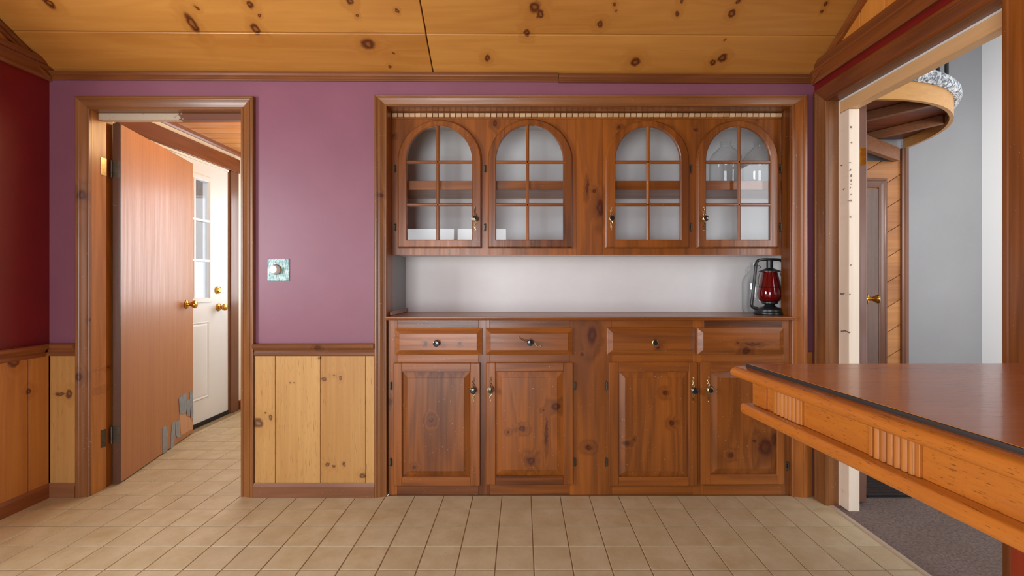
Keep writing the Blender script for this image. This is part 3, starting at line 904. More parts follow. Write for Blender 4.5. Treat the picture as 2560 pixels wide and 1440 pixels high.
for d, lab in zip(UD, ULAB):
    x0, x1, g0, g1 = ux(d[0]), ux(d[1]), ux(d[2]), ux(d[3])
    z0, zg0 = uz(620), uz(599)
    zs = uz(401)
    r, rg = uz(d[7]) - zs, uz(d[8]) - zs
    yb, yf = YU - 0.0005, YD
    mb = MB()

    def ring(o, y):
        return arch(x0 + o, x1 - o, z0 + o, r - o, zs, y)
    rings = [ring(0, yb), ring(0, yf + 0.010), ring(0.003, yf + 0.008), ring(0.004, yf + 0.003), ring(0.008, yf)]
    rings += [arch(g0 - 0.004, g1 + 0.004, zg0 - 0.004, rg + 0.004, zs, yf), arch(g0, g1, zg0, rg, zs, yf + 0.004), arch(g0, g1, zg0, rg, zs, yb)]
    mb.loft(rings, close=True)
    door = mb.build('cabinet_door', M['cab_v'], up)
    door['label'] = lab
    gx = ux(d[4])
    zm = [uz(404.5), uz(511.5)]
    bw_ = 0.0085
    ztop = zs + rg
    PM = [(-bw_, 0.008), (-bw_, 0.004), (-bw_ * 0.4, 0), (bw_ * 0.4, 0), (bw_, 0.004), (bw_, 0.008)]

    def bar(p, q, out):
        m2 = MB()
        a = [Vector(p) + Vector(out) * u + Vector((0, yf + 0.003 + v, 0)) for u, v in PM]
        b = [Vector(q) + Vector(out) * u + Vector((0, yf + 0.003 + v, 0)) for u, v in PM]
        return m2.loft([a, b], cap0=True, cap1=True)
    bar((gx, 0, zg0), (gx, 0, ztop - 0.0005), (1, 0, 0)).build('muntin', M['cab_v'], door)
    for z in zm:
        bar((g0, 0, z), (g1, 0, z), (0, 0, 1)).build('muntin', M['cab_h'], door)
    # six panes
    gy = yf + 0.013
    for (a, b) in ((g0, gx), (gx, g1)):
        for (c0, c1) in ((zg0, zm[0]), (zm[0], zm[1])):
            z_a, z_b = min(c0, c1), max(c0, c1)
        lows = sorted([zg0, zm[0], zm[1]])
        B(a, b, gy, gy + 0.002, lows[0], lows[1]).build('pane', M['glass'], door)
        B(a, b, gy, gy + 0.002, lows[1], lows[2]).build('pane', M['glass'], door)
        cx = (g0 + g1) / 2
        hw = (g1 - g0) / 2
        pts = [(a, gy, lows[2]), (b, gy, lows[2])]
        n = 12
        arcp = []
        for i in range(n + 1):
            x = b + (a - b) * i / n
            q = max(0.0, 1 - ((x - cx) / hw) ** 2)
            arcp.append((x, gy, max(zs + rg * math.sqrt(q), lows[2] + 0.004)))
        MB().poly_extrude(pts + arcp, (0, 0.002, 0)).build('pane', M['glass'], door)
    for hy in (422, 568):
        place('hinge', HINGE, (wx(d[5], YU), YU - 0.0005, wz(hy, YU)), door)
    if d[6]:
        place('escutcheon', SCROLL, (ux(d[6]), yf - 0.0003, uz(547)), door)
        place('knob', KNOB, (ux(d[6]), yf - 0.002, uz(547)), door)

# ------------------------------------------------------------------ countertop
ct = thing('countertop', 'narrow stained pine counter ledge of the hutch', 'countertop', ((NX0 + NX1) / 2, 2.3, 0.885))
CTZ = wz(792, 2.262)
c_ = MB().moulding((NX0 + 0.0008, 2.272, CTZ - 0.018), (NX1 - 0.0008, 2.272, CTZ - 0.018), (0, 0, 1), (0, -1, 0),
                   [(0, -0.4), (0, 0.004), (0.004, 0.008), (0.008, 0.006), (0.011, 0.010), (0.016, 0.010), (0.018, 0.006), (0.018, -0.386)])
c_.v = [Vector((v.x, min(v.y, NYB - 0.001), v.z)) for v in c_.v]
c_.build('top', M['cab_h'], ct)
B(NX1 - 0.0005, NXB - 0.0125, 2.402, NYB - 0.001, CTZ - 0.018, CTZ).build('top_return', M['cab_h'], ct)
cleat = MB().hexa([(NX0 + 0.001, 2.33, CTZ + 0.0003), (NX0 + 0.016, 2.33, CTZ + 0.0003), (NX0 + 0.016, NYB - 0.002, CTZ + 0.0003), (NX0 + 0.001, NYB - 0.002, CTZ + 0.0003),
                   (NX0 + 0.001, 2.33, CTZ + 0.022), (NX0 + 0.010, 2.33, CTZ + 0.022), (NX0 + 0.010, NYB - 0.002, CTZ + 0.022), (NX0 + 0.001, NYB - 0.002, CTZ + 0.022)])
cleat.build('side_cleat', M['cas_y'], ct, 0.002)

# ------------------------------------------------------------------ base cabinet
YL, YLD = 2.305, 2.287
lx = lambda x: wx(x, YLD)
lz = lambda y: wz(y, YLD)
L0, L1 = NX0 + 0.003, wx(1979, YL)
LZT = CTZ - 0.0185
low = thing('base_cabinet', 'stained pine base cabinet with four drawers and four raised-panel doors', 'cabinet', ((L0 + L1) / 2, YL, 0))
body = B(L0, L1, YL + 0.018, NYB - 0.002, 0.0005, LZT - 0.001)
body.build('carcass', M['cab_v'], low)
fy0, fy1 = YL, YL + 0.018
zr1, zr2, zr3 = wz(815, YL), wz(897, YL), wz(1222, YL)
stx = [L0, wx(993, YL), wx(1196, YL), wx(1224, YL), wx(1424, YL), wx(1530, YL), wx(1732, YL), wx(1760, YL), wx(1955, YL), L1]
B(stx[0], stx[1], fy0, fy1, 0.0008, LZT).build('stile', M['cab_frame'], low, 0.0008)
B(stx[2], stx[3], fy0, fy1, 0.0008, LZT).build('stile', M['cab_frame'], low, 0.0008)
B(stx[4], stx[5], fy0, fy1, 0.0008, LZT).build('stile', M['cab_frame'], low, 0.0008)
B(stx[6], stx[7], fy0, fy1, 0.0008, LZT).build('stile', M['cab_frame'], low, 0.0008)
B(stx[8], stx[9], fy0, fy1, 0.0008, LZT).build('stile', M['cab_frame'], low, 0.0008)
for a, b in ((1, 2), (3, 4), (5, 6), (7, 8)):
    xa, xb = stx[a] + 0.0003, stx[b] - 0.0003
    B(xa, xb, fy0, fy1, wz(826, YL), LZT).build('rail', M['cab_h'], low, 0.0008)
    B(xa, xb, fy0, fy1, wz(914, YL), wz(882, YL)).build('rail', M['cab_h'], low, 0.0008)
    B(xa, xb, fy0, fy1, 0.0008, wz(1208, YL)).build('rail', M['cab_h'], low, 0.0008)


def rect(x0, x1, z0, z1, o, y):
    return [Vector((x0 + o, y, z0 + o)), Vector((x1 - o, y, z0 + o)), Vector((x1 - o, y, z1 - o)), Vector((x0 + o, y, z1 - o))]


DR = [(986, 1205, 821, 888, 1093, 857, 'dark', False, 'drawer with small dark knob'), (1214, 1432, 821, 888, 1325, 855, 'dark', True, 'drawer with scrolled brass plate behind its knob'),
      (1519, 1739, 820, 887, 1634, 855, 'brass', False, 'drawer with brass knob'), (1745, 1961, 820, 887, None, None, '', False, 'drawer without a knob')]
for (a, b, t, bt, kx, ky, kk, sc, lab) in DR:
    x0, x1, z1, z0 = lx(a), lx(b), lz(t), lz(bt)
    mb = MB().loft([rect(x0, x1, z0, z1, 0, YL - 0.0005), rect(x0, x1, z0, z1, 0, YL - 0.010), rect(x0, x1, z0, z1, 0.003, YL - 0.011),
                    rect(x0, x1, z0, z1, 0.026, YLD - 0.002), rect(x0, x1, z0, z1, 0.0262, YLD - 0.0035)], cap0=True, cap1=True)
    dr = mb.build('drawer', M['cab_drawer'], low)
    dr['label'] = lab
    if kx:
        if sc:
            s_ = place('escutcheon', SCROLL, (lx(kx), YLD - 0.0040, lz(ky)), dr)
            s_.rotation_euler = (0, math.radians(-68), 0)
        place('knob', KNOBD if kk == 'dark' else KNOB, (lx(kx), YLD - 0.0045, lz(ky)), dr)
LD = [(983, 1200, 907.5, 1216, 1005, 1175, 930, 1193, 1184, 974, 977, 'dark', 'raised-panel door nearest the purple wall'),
      (1214.5, 1433, 906.5, 1213, 1239, 1408, 929, 1190, 1227, 973, 1437, 'brass', 'raised-panel door with long dark gouge'),
      (1523, 1745, 906, 1216, 1548, 1722, 930, 1193, 1733, 975, 1515, 'dark', 'raised-panel door right of the wide centre stile'),
      (1752, 1963, 906, 1212, 1778, 1943, 930, 1187, 1771, 973, 1968, 'brass', 'raised-panel door with large dark knot')]
for (a, b, t, bt, pa, pb, pt, pbt, kx, ky, hx, kk, lab) in LD:
    x0, x1, z1, z0 = lx(a), lx(b), lz(t), lz(bt)
    p0, p1, q1, q0 = lx(pa), lx(pb), lz(pt), lz(pbt)
    yf = YLD
    mb = MB().loft([rect(p0, p1, q0, q1, -0.004, YL - 0.001), rect(p0, p1, q0, q1, -0.004, yf + 0.010), rect(p0, p1, q0, q1, 0.001, yf + 0.0095),
                    rect(p0, p1, q0, q1, 0.030, yf + 0.001), rect(p0, p1, q0, q1, 0.031, yf - 0.0005)], cap0=True, cap1=True)
    door = mb.build('cabinet_door', M['cab_door'], low)
    door['label'] = lab

    def frame_piece(nm, pts_in, pts_out, mat):
        pass
    # stiles run full height, rails between them
    for (s0, s1, o) in ((x0, p0, 1), (p1, x1, -1)):
        B(s0, s1, yf, YL - 0.0006, z0, z1).build('stile', mat_ := M['cab_v'], door, 0.0035)
    for (s0, s1) in ((z0, q0), (q1, z1)):
        B(p0 - 0.0025, p1 + 0.0025, yf + 0.0003, YL - 0.0006, s0, s1).build('rail', M['cab_h'], door, 0.003)
    place('escutcheon', SCROLL, (lx(kx), yf - 0.0003, lz(ky)), door)
    place('knob', KNOBD if kk == 'dark' else KNOB, (lx(kx), yf - 0.002, lz(ky)), door)
    for hy in ((964, 1155) if hx != 1968 else (1165,)):
        h = place('hinge', HINGE, (wx(hx, YL), YL - 0.0005, wz(hy, YL)), door)

# ------------------------------------------------------------------ switch plate
sp = thing('switch_plate', 'teal leaf-patterned dimmer plate with round white dial on purple wall', 'switch', (wx(695.5, 2.295), YW, wz(702, 2.295)))
x0, x1, z0, z1 = wx(668, 2.295), wx(723, 2.295), wz(702, 2.295), wz(647, 2.295)
MB().loft([rect(x0, x1, z0, z1, 0, YW - 0.0003), rect(x0, x1, z0, z1, 0, YW - 0.003), rect(x0, x1, z0, z1, 0.003, YW - 0.0055)], cap0=True, cap1=True).build('plate', M['tealprint'], sp)
MB().lathe([(0.0001, 0), (0.026, 0), (0.026, 0.004), (0.0225, 0.006), (0.021, 0.03), (0.0185, 0.033), (0.0001, 0.0335)], (wx(690, 2.29), YW - 0.0058, wz(674, 2.29)), (0, -1, 0), 24,
           mis=[1, 1, 1, 0, 0, 0]).build('dimmer_dial', [M['white'], M['brass_old']], sp, 0, True)

# ------------------------------------------------------------------ lantern
LP = Vector((0.548 * 2.44, 2.44, CTZ + 0.0003))
ln = thing('lantern', 'black hurricane lantern with red glass globe on the hutch counter', 'lantern', LP)
MB().lathe([(0.0001, 0), (0.076, 0), (0.080, 0.004), (0.080, 0.012), (0.074, 0.016), (0.074, 0.028), (0.066, 0.034), (0.036, 0.040), (0.028, 0.045), (0.024, 0.054), (0.0001, 0.054)], LP, (0, 0, 1), 28).build('fuel_tank', M['lantern_black'], ln, 0, True)
MB().lathe([(0.020, 0.0545), (0.034, 0.0545), (0.040, 0.060), (0.040, 0.066), (0.014, 0.072), (0.0001, 0.072)], LP, (0, 0, 1), 24).build('burner', M['lantern_black'], ln, 0, True)
GP = [(0.040, 0.0668), (0.052, 0.076), (0.0600, 0.094), (0.0615, 0.112), (0.0585, 0.132), (0.052, 0.160), (0.046, 0.188), (0.041, 0.212), (0.038, 0.226)]
MB().lathe(GP + [(r_ - 0.002, z_) for r_, z_ in reversed(GP)], LP, (0, 0, 1), 32).build('globe', M['redglass'], ln, 0, True)['label'] = 'deep red glass globe'
MB().lathe([(0.034, 0.2265), (0.054, 0.2295), (0.054, 0.2325), (0.022, 0.246), (0.0165, 0.249), (0.0165, 0.290), (0.0001, 0.290)], LP, (0, 0, 1), 28).build('hood', M['lantern_black'], ln, 0, True)
for s in (-1, 1):
    pts = [(s * 0.066, 0, 0.032), (s * 0.088, 0, 0.036), (s * 0.097, 0, 0.048), (s * 0.097, 0, 0.064), (s * 0.090, 0, 0.12), (s * 0.083, 0, 0.18), (s * 0.077, 0, 0.240), (s * 0.073, 0, 0.270), (s * 0.062, 0, 0.290), (s * 0.03, 0, 0.295), (s * 0.0005, 0, 0.295)]
    P2 = []
    pv = [Vector(p) for p in pts]
    for i in range(len(pv) - 1):
        p0_, p1_, p2_, p3_ = pv[max(i - 1, 0)], pv[i], pv[i + 1], pv[min(i + 2, len(pv) - 1)]
        for k in range(4):
            t = k / 4
            P2.append(0.5 * ((2 * p1_) + (p2_ - p0_) * t + (2 * p0_ - 5 * p1_ + 4 * p2_ - p3_) * t * t + (3 * p1_ - p0_ - 3 * p2_ + p3_) * t ** 3))
    P2.append(pv[-1])
    MB().tube([LP + p for p in P2], 0.0078, 10).build('side_tube', M['lantern_black'], ln, 0, True)
    MB().tube([LP + Vector(p) for p in ((s * 0.054, -0.004, 0.228), (s * 0.064, -0.004, 0.19), (s * 0.066, -0.008, 0.16), (s * 0.060, -0.020, 0.148))], 0.0015, 6).build('globe_guard', M['hinge_dark'], ln, 0, True)
MB().tube([LP + Vector((0.064 * math.cos(a), 0.064 * math.sin(a), 0.148)) for a in [i * math.pi / 12 for i in range(25)]], 0.0014, 6).build('globe_guard', M['hinge_dark'], ln, 0, True)
MB().tube([LP + Vector((-0.084, 0, 0.262)), LP + Vector((-0.088, -0.012, 0.268)), LP + Vector((-0.082, -0.020, 0.258)), LP + Vector((-0.066, -0.022, 0.262)), LP + Vector((-0.060, -0.020, 0.250))], 0.0022, 6).build('wire_bail', M['hinge_dark'], ln, 0, True)


def jug(name, loc, r, h, label, group=None, seg=32, handle=True):
    loc = Vector(loc)
    t = thing(name, label, 'jug', loc, group)
    th = 0.003
    outp = [(0.0001, 0.0), (r * 0.9, 0.0), (r, 0.012 * h / 0.25), (r, h * 0.56), (r * 0.97, h * 0.64), (r * 0.82, h * 0.73), (r * 0.5, h * 0.82), (r * 0.34, h * 0.87), (r * 0.3, h * 0.93), (r * 0.36, h * 0.94), (r * 0.36, h)]
    MB().lathe(outp, loc, (0, 0, 1), seg).build('body', M['jug'] if handle else M['jar'], t, 0, True)
    if handle:
        MB().tube([loc + Vector((r * q, 0, h * z)) for q, z in ((-0.34, 0.9), (-0.55, 0.92), (-0.72, 0.86), (-0.74, 0.79))], 0.006, 8).build('handle', M['jug'], t, 0, True)
    return t


jug('glass_jug', (0.4876 * 2.585 + 0.075, 2.588, CTZ + 0.0003), 0.068, 0.285, 'clear glass jug standing behind the red lantern')
jug('glass_jug', (wx(1815, 2.53), 2.535, sh_z0 + 0.0203), 0.085, 0.285, 'clear glass jug on cabinet shelf beside the arched door knob', 'glass jugs in the upper cabinet', handle=False)
jug('glass_jug', (wx(1900, 2.53), 2.535, sh_z0 + 0.0203), 0.085, 0.285, 'clear glass jug on cabinet shelf next to the hutch casing', 'glass jugs in the upper cabinet', handle=False)

# ------------------------------------------------------------------ brown door (door_1)
A0 = Vector((-2.159, 2.43, 0))
A1 = Vector((-2.364, 3.25, 0))
ud = (A1 - A0).normalized()
nd = Vector((ud.y, -ud.x, 0))       # faces the room side / right
LW = 0.845
DTOP, DBOT = 1.937, 0.008
d1 = thing('door_1', 'brown veneer slab door standing open with duct tape at its corner', 'door', A0, kind='structure')


def dpt(u, z, o=0.0):
    p = A0 + ud * u + nd * o
    return Vector((p.x, p.y, z))


def dbox(u0, u1, o0, o1, z0, z1):
    return MB().hexa([dpt(u0, z0, o0), dpt(u1, z0, o0), dpt(u1, z0, o1), dpt(u0, z0, o1), dpt(u0, z1, o0), dpt(u1, z1, o0), dpt(u1, z1, o1), dpt(u0, z1, o1)])


dbox(0.006, LW, -0.035, 0, DBOT, DTOP).build('slab', M['door_brown'], d1, 0.001)
dbox(0, 0.006, -0.035, 0, DBOT, DTOP).build('hinge_edge', M['door_edge'], d1, 0.0008)
tape = [[(405, 1070), (413, 1064), (419, 1072), (418, 1128), (406, 1134)], [(430, 1058), (438, 1053), (437, 1085), (434, 1118), (426, 1122), (427, 1088)],
        [(439, 1055), (449, 1048), (449, 1085), (453, 1092), (443, 1095), (438, 1085)], [(446, 998), (452, 990), (465, 982), (466, 1020), (464, 1034), (449, 1036)],
        [(473, 980), (481.5, 978), (482, 1015), (474, 1018)], [(466, 1000), (474, 998), (474, 1040), (466, 1040)], [(474, 1018), (482, 1016), (482, 1043), (477, 1048)]]
for i, poly in enumerate(tape):
    pts = []
    for (a, b) in poly:
        p = ray_plane(a, b, A0, nd)
        pts.append(p + nd * (0.0004 + 0.0003 * i))
    cm = sum(pts, Vector()) / len(pts)
    MB().poly_extrude(pts, nd * 0.0012).build('duct_tape', M['tape'], d1)
pts = [ray_plane(a, b, A0, nd) + nd * 0.0001 for a, b in ((449, 1036), (464, 1034), (478, 1047), (482.5, 1060), (482.5, 1072), (453, 1088))]
MB().poly_extrude(pts, nd * 0.0002).build('bare_patch', M['bare'], d1)['label'] = 'patch of bare pale wood'
kp = ray_plane(466, 761, A0, nd)


def door_knob(parent, p, n, s=1.0, name='knob'):
    prof = [(0.0001, 0), (0.031, 0), (0.031, 0.003), (0.026, 0.008), (0.013, 0.011), (0.011, 0.022), (0.016, 0.030), (0.026, 0.044), (0.028, 0.052), (0.025, 0.060), (0.014, 0.064), (0.0001, 0.065)]
    return MB().lathe([(a * s, b * s) for a, b in prof], p, n, 24).build(name, M['brass'], parent, 0, True)


door_knob(d1, kp + nd * 0.0003, nd)


def butt_hinge(parent, p, e1, n1, h, mat, wd=0.03):
    """leaf lying on a surface: e1 across, n1 surface normal."""
    p, e1, n1 = Vector(p), Vector(e1), Vector(n1)
    mb = MB()
    q = []
    for (a, b) in ((0, -h / 2), (wd - 0.006, -h / 2), (wd, -h / 2 + 0.006), (wd, h / 2 - 0.006), (wd - 0.006, h / 2), (0, h / 2)):
        q.append(p + e1 * a + Vector((0, 0, b)) + n1 * 0.0004)
    mb.poly_extrude(q, n1 * 0.0018)
    for k in range(4):
        z0 = -h / 2 + k * h / 4
        mb.tube([p - e1 * 0.004 + n1 * 0.004 + Vector((0, 0, z0 + 0.0006)), p - e1 * 0.004 + n1 * 0.004 + Vector((0, 0, z0 + h / 4 - 0.0006))], 0.0052, 10)
    for a, b in ((0.3, -0.33), (0.62, 0.0), (0.3, 0.33)):
        mb.lathe([(0.0038, 0), (0.003, 0.001), (0.0001, 0.0012)], p + e1 * (wd * a + 0.004) + Vector((0, 0, b * h)) + n1 * 0.0022, n1, 8)
    return mb.build('hinge', mat, parent, 0, True)


for zc_, mt in ((wz(424, 2.43), M['hinge_dark']), (wz(1086, 2.43), M['hinge_dark'])):
    butt_hinge(d1, dpt(0, zc_, -0.034), nd, -ud, 0.092, mt, 0.033)
    B(DX0 - 0.0, DX0 + 0.002, 2.352, 2.384, zc_ - 0.046, zc_ + 0.046).build('jamb_hinge_leaf', M['brass_old'] if zc_ > 1 else M['hinge_dark'], bpy.data.objects['trim_4'], 0.0008)

# ------------------------------------------------------------------ entry beyond the doorway
EX, EY1, EZ = -2.43, 4.25, 2.195
wl_ = B(EX - 0.1, EX, 2.401, 2.83, 0, EZ + 0.1).box(EX - 0.1, EX, 3.735, EY1, 0, EZ + 0.1).box(EX - 0.1, EX, 2.83, 3.735, 2.0, EZ + 0.1)
struct('wall_entry_left', wl_, M['cream'], 'cream left wall of the entry with exterior door', 'wall')
we = B(EX - 0.1, -2.15, EY1, EY1 + 0.1, 0, EZ + 0.1).box(-1.35, -1.1, EY1, EY1 + 0.1, 0, EZ + 0.1)
we.box(-2.15, -1.35, EY1, EY1 + 0.1, 0, 0.9).box(-2.15, -1.35, EY1, EY1 + 0.1, 1.9, EZ + 0.1)
struct('wall_entry_far', we, M['cream'], 'cream far wall of the entry with window', 'wall')
struct('wall_entry_right', B(-1.2, -1.1, 2.401, EY1, 0, EZ + 0.1), M['cream'], 'cream right wall of the entry', 'wall')
struct('wall_entry_front', B(EX, DX0 - 0.052, 2.4005, 2.425, 0, EZ).box(DX1 + 0.02, -1.2, 2.4005, 2.425, 0, EZ).box(DX0 - 0.052, DX1 + 0.02, 2.4005, 2.425, DZ + 0.021, EZ), M['cream'], 'entry side of the back wall around the doorway', 'wall')
ce = struct('ceiling_entry', B(EX - 0.1, -1.1, 2.401, EY1 + 0.1, EZ + 0.012, EZ + 0.05), M['cas_y'], 'flat pine plank ceiling of the entry', 'ceiling')
y = 2.43
while y < EY1:
    B(EX, -1.2, y + 0.0015, min(y + 0.118, EY1) - 0.0015, EZ, EZ + 0.012).build('board', M['ceil2'], ce, 0.003)
    y += 0.118
struct('trim_9', MB().moulding((EX, 2.44, EZ - 0.034), (EX, EY1, EZ - 0.034), (0, 0, 1), (1, 0, 0), [(0, 0), (0, 0.012), (0.012, 0.018), (0.026, 0.022), (0.034, 0.024), (0.034, 0)]), M['crown_y'], 'dark crown strip along the entry ceiling', 'moulding')
struct('baseboard_entry', MB().moulding((EX, 3.86, 0), (EX, EY1, 0), (0, 0, 1), (1, 0, 0), PBASE), M['base_y'], 'brown baseboard in the entry beyond the exterior door', 'baseboard')
# exterior door
d2 = thing('door_2', 'white exterior door with gridded window and brass knob in the entry', 'door', (EX, 3.28, 0), kind='structure')
EYa, EYb = 2.835, 3.73
wy0, wy1, wz0_, wz1_ = 3.03, 3.50, 0.963, 1.862
XD = EX + 0.004
sl = B(XD - 0.045, XD, EYa, wy0, 0.028, 1.992).box(XD - 0.045, XD, wy1, EYb, 0.028, 1.992).box(XD - 0.045, XD, wy0, wy1, 0.028, wz0_).box(XD - 0.045, XD, wy0, wy1, wz1_, 1.992)
sl.build('slab', M['door_white'], d2)


def yrect(y0, y1, z0, z1, o, x):
    return [Vector((x, y0 + o, z0 + o)), Vector((x, y1 - o, z0 + o)), Vector((x, y1 - o, z1 - o)), Vector((x, y0 + o, z1 - o))]


MB().loft([yrect(wy0, wy1, wz0_, wz1_, -0.032, XD + 0.0002), yrect(wy0, wy1, wz0_, wz1_, -0.030, XD + 0.010), yrect(wy0, wy1, wz0_, wz1_, -0.004, XD + 0.010), yrect(wy0, wy1, wz0_, wz1_, 0.004, XD + 0.002), yrect(wy0, wy1, wz0_, wz1_, 0.004, XD - 0.02)]).build('window_frame', M['door_white'], d2)
for z in (1.555, 1.250):
    B(XD - 0.006, XD + 0.008, wy0, wy1, z - 0.010, z + 0.010).build('muntin', M['door_white'], d2, 0.002)
for yv in (wy0 + 0.157, wy0 + 0.314):
    B(XD - 0.005, XD + 0.007, yv - 0.010, yv + 0.010, wz0_, wz1_).build('muntin', M['door_white'], d2, 0.002)
zz = [wz0_, 1.250, 1.555, wz1_]
yy = [wy0, wy0 + 0.157, wy0 + 0.314, wy1]
for i in range(3):
    for j in range(3):
        B(XD - 0.012, XD - 0.009, yy[i], yy[i + 1], zz[j], zz[j + 1]).build('pane', M['glass'], d2)
for (pa, pb) in ((3.03, 3.24), (3.29, 3.50)):
    MB().loft([yrect(pa, pb, 0.20, 0.785, 0, XD + 0.0003), yrect(pa, pb, 0.20, 0.785, 0.006, XD + 0.006), yrect(pa, pb, 0.20, 0.785, 0.018, XD + 0.001), yrect(pa, pb, 0.20, 0.785, 0.03, XD + 0.003)], cap1=True).build('panel_moulding', M['door_white'], d2)
B(XD - 0.04, XD + 0.006, EYa, EYb, 0.0005, 0.032).build('door_sweep', M['black'], d2, 0.002)
p = ray_plane(544, 725, (XD, 0, 0), (1, 0, 0))
MB().lathe([(0.0001, 0), (0.030, 0), (0.029, 0.010), (0.018, 0.014), (0.016, 0.018), (0.0001, 0.019)], p + Vector((0.0003, 0, 0)), (1, 0, 0), 20).build('deadbolt', M['brass'], d2, 0, True)
p = ray_plane(546, 768, (XD, 0, 0), (1, 0, 0))
door_knob(d2, p + Vector((0.0003, 0, 0)), (1, 0, 0))
tr = thing('trim_10', 'dark brown casing around the white exterior door', 'door casing', (EX, 3.28, 0), kind='structure')
B(EX, EX + 0.022, 3.742, 3.845, 0, 2.01).build('side_casing', M['hall_trim'], tr, 0.003)
B(EX, EX + 0.022, 2.72, 2.823, 0, 2.01).build('side_casing', M['hall_trim'], tr, 0.003)
B(EX, EX + 0.026, 2.70, 3.86, 2.0105, 2.125).build('head_casing', M['crown_y'], tr, 0.003)
B(EX - 0.02, EX + 0.012, 3.731, 3.742, 0, 2.01).build('door_stop', M['cas_v'], tr, 0.001)
B(EX - 0.02, EX + 0.012, 2.823, 3.742, 1.9935, 2.010).build('door_stop', M['cream'], tr, 0.001)
# warm ceiling lamp in the entry
el = thing('ceiling_lamp', 'round glowing ceiling lamp in the entry', 'lamp', (-1.72, 2.85, EZ - 0.10))
N = NT('lamp_glow')
N.b.inputs['Emission Color'].default_value = (1.0, 0.72, 0.38, 1)
N.b.inputs['Emission Strength'].default_value = 6.0
M['glow'] = N.m
MB().lathe([(0.0001, -0.10), (0.07, -0.088), (0.11, -0.05), (0.12, -0.014), (0.0001, -0.014)], (-1.72, 2.85, EZ), (0, 0, 1), 24).build('shade', M['glow'], el, 0, True)
MB().lathe([(0.0001, -0.0139), (0.13, -0.0139), (0.13, -0.0002), (0.0001, -0.0002)], (-1.72, 2.85, EZ), (0, 0, 1), 24).build('base', M['brass'], el, 0, True)
ld = bpy.data.lights.new('entry_lamp_light', 'POINT')
ld.energy = 6
ld.color = (1.0, 0.70, 0.36)
ld.shadow_soft_size = 0.1
lo = bpy.data.objects.new('entry_lamp_light', ld)
COL.objects.link(lo)
lo.location = (-1.72, 2.85, EZ - 0.22)
# outdoors beyond the exterior door
struct('ground_outside', B(-9, EX - 0.101, 0, 9, -0.2, -0.1), paint('snowy_ground', (236, 238, 242), 0.8), 'bright snowy ground outside the exterior door', 'ground')
bank = MB()
nb = 24
pr = [(0.9, -0.1), (0.75, 0.5), (0.45, 1.05), (0.1, 1.42), (-0.3, 1.5), (-0.5, 1.0), (-0.55, -0.1)]
bank.loft([[Vector((-5.1 + u, 3.0 + 7.0 * i / nb, -0.1 + (v + 0.1) * (0.94 + 0.07 * math.sin(i * 1.7) + 0.04 * math.sin(i * 3.1)))) for u, v in pr] for i in range(nb + 1)], cap0=True, cap1=True)
struct('ground_snow_bank', bank, bpy.data.materials['snowy_ground'], 'tall white snow bank in front of the brown shed', 'snow bank', smooth=True)
shd = thing('shed', 'weathered brown shed seen through the door window', 'shed', (-6, 5.0, -0.1))
for k in range(12):
    B(-6.2, -6.0, 2.6 + k * 0.62, 3.2 + k * 0.62, -0.1, 3.8).build('plank', M['hall_dark'], shd, 0.01)
B(-6.6, -5.6, 2.4, 10.2, 3.8, 3.95).build('roof', M['white'], shd, 0.01)

# ------------------------------------------------------------------ doorway to the hall (right wall)
CT = 0.018
tr = thing('trim_11', 'stained pine casing of the hall doorway in the right wall', 'door casing', (XR, 1.8, 0), kind='structure')
JY = 2.195                      # far jamb face
W11 = 0.078
PC2 = sc_prof(W11)
MB().moulding((XR, JY, 0), (XR, JY, OZ - 0.015), (0, 1, 0), (-1, 0, 0), PC2, 0, 1).build('side_casing', M['cas_v'], tr)
NY = 1.39
MB().moulding((XR, NY, 0), (XR, NY, OZ - 0.015), (0, -1, 0), (-1, 0, 0), sc_prof(0.10), 0, 0.78).build('side_casing', M['cab_v'], tr)
MB().moulding((XR, JY, OZ - 0.015), (XR, NY, OZ - 0.015), (0, 0, 1), (-1, 0, 0), PC2, 1, 1).build('head_casing', M['crown_y'], tr)
B(XR + 0.0005, HX - 0.03, JY, OY1, 0, OZ).build('jamb', M['cas_v'], tr, 0.001)
B(XR + 0.0005, HX - 0.03, OY0, NY, 0, OZ).build('jamb', M['cas_v'], tr, 0.001)
B(XR + 0.0005, HX - 0.03, NY, JY, OZ - 0.015, OZ).build('head_jamb', M['crown_y'], tr, 0.001)
fr = thing('trim_12', 'unfinished white pine stud frame nailed inside the hall doorway', 'door frame', (1.55, 1.8, 0), kind='structure')
SX0, SX1 = 1.540, 1.590
B(SX0, SX1, 2.128, JY - 0.001, 0.0055, 1.903).build('stud', M['pine_new'], fr, 0.002)
B(SX0, SX1, NY + 0.001, JY - 0.001, 1.905, OZ - 0.017).build('header', M['pine_new_y'], fr, 0.002)
B(SX0 - 0.003, SX0 - 0.0005, NY + 0.001, JY - 0.0005, OZ - 0.024, OZ - 0.0155).build('caulk_bead', M['white_edge'], fr)
B(SX0 - 0.003, SX0 - 0.0005, JY - 0.008, JY - 0.0005, 0.0055, OZ - 0.025).build('caulk_bead', M['white_edge'], fr)

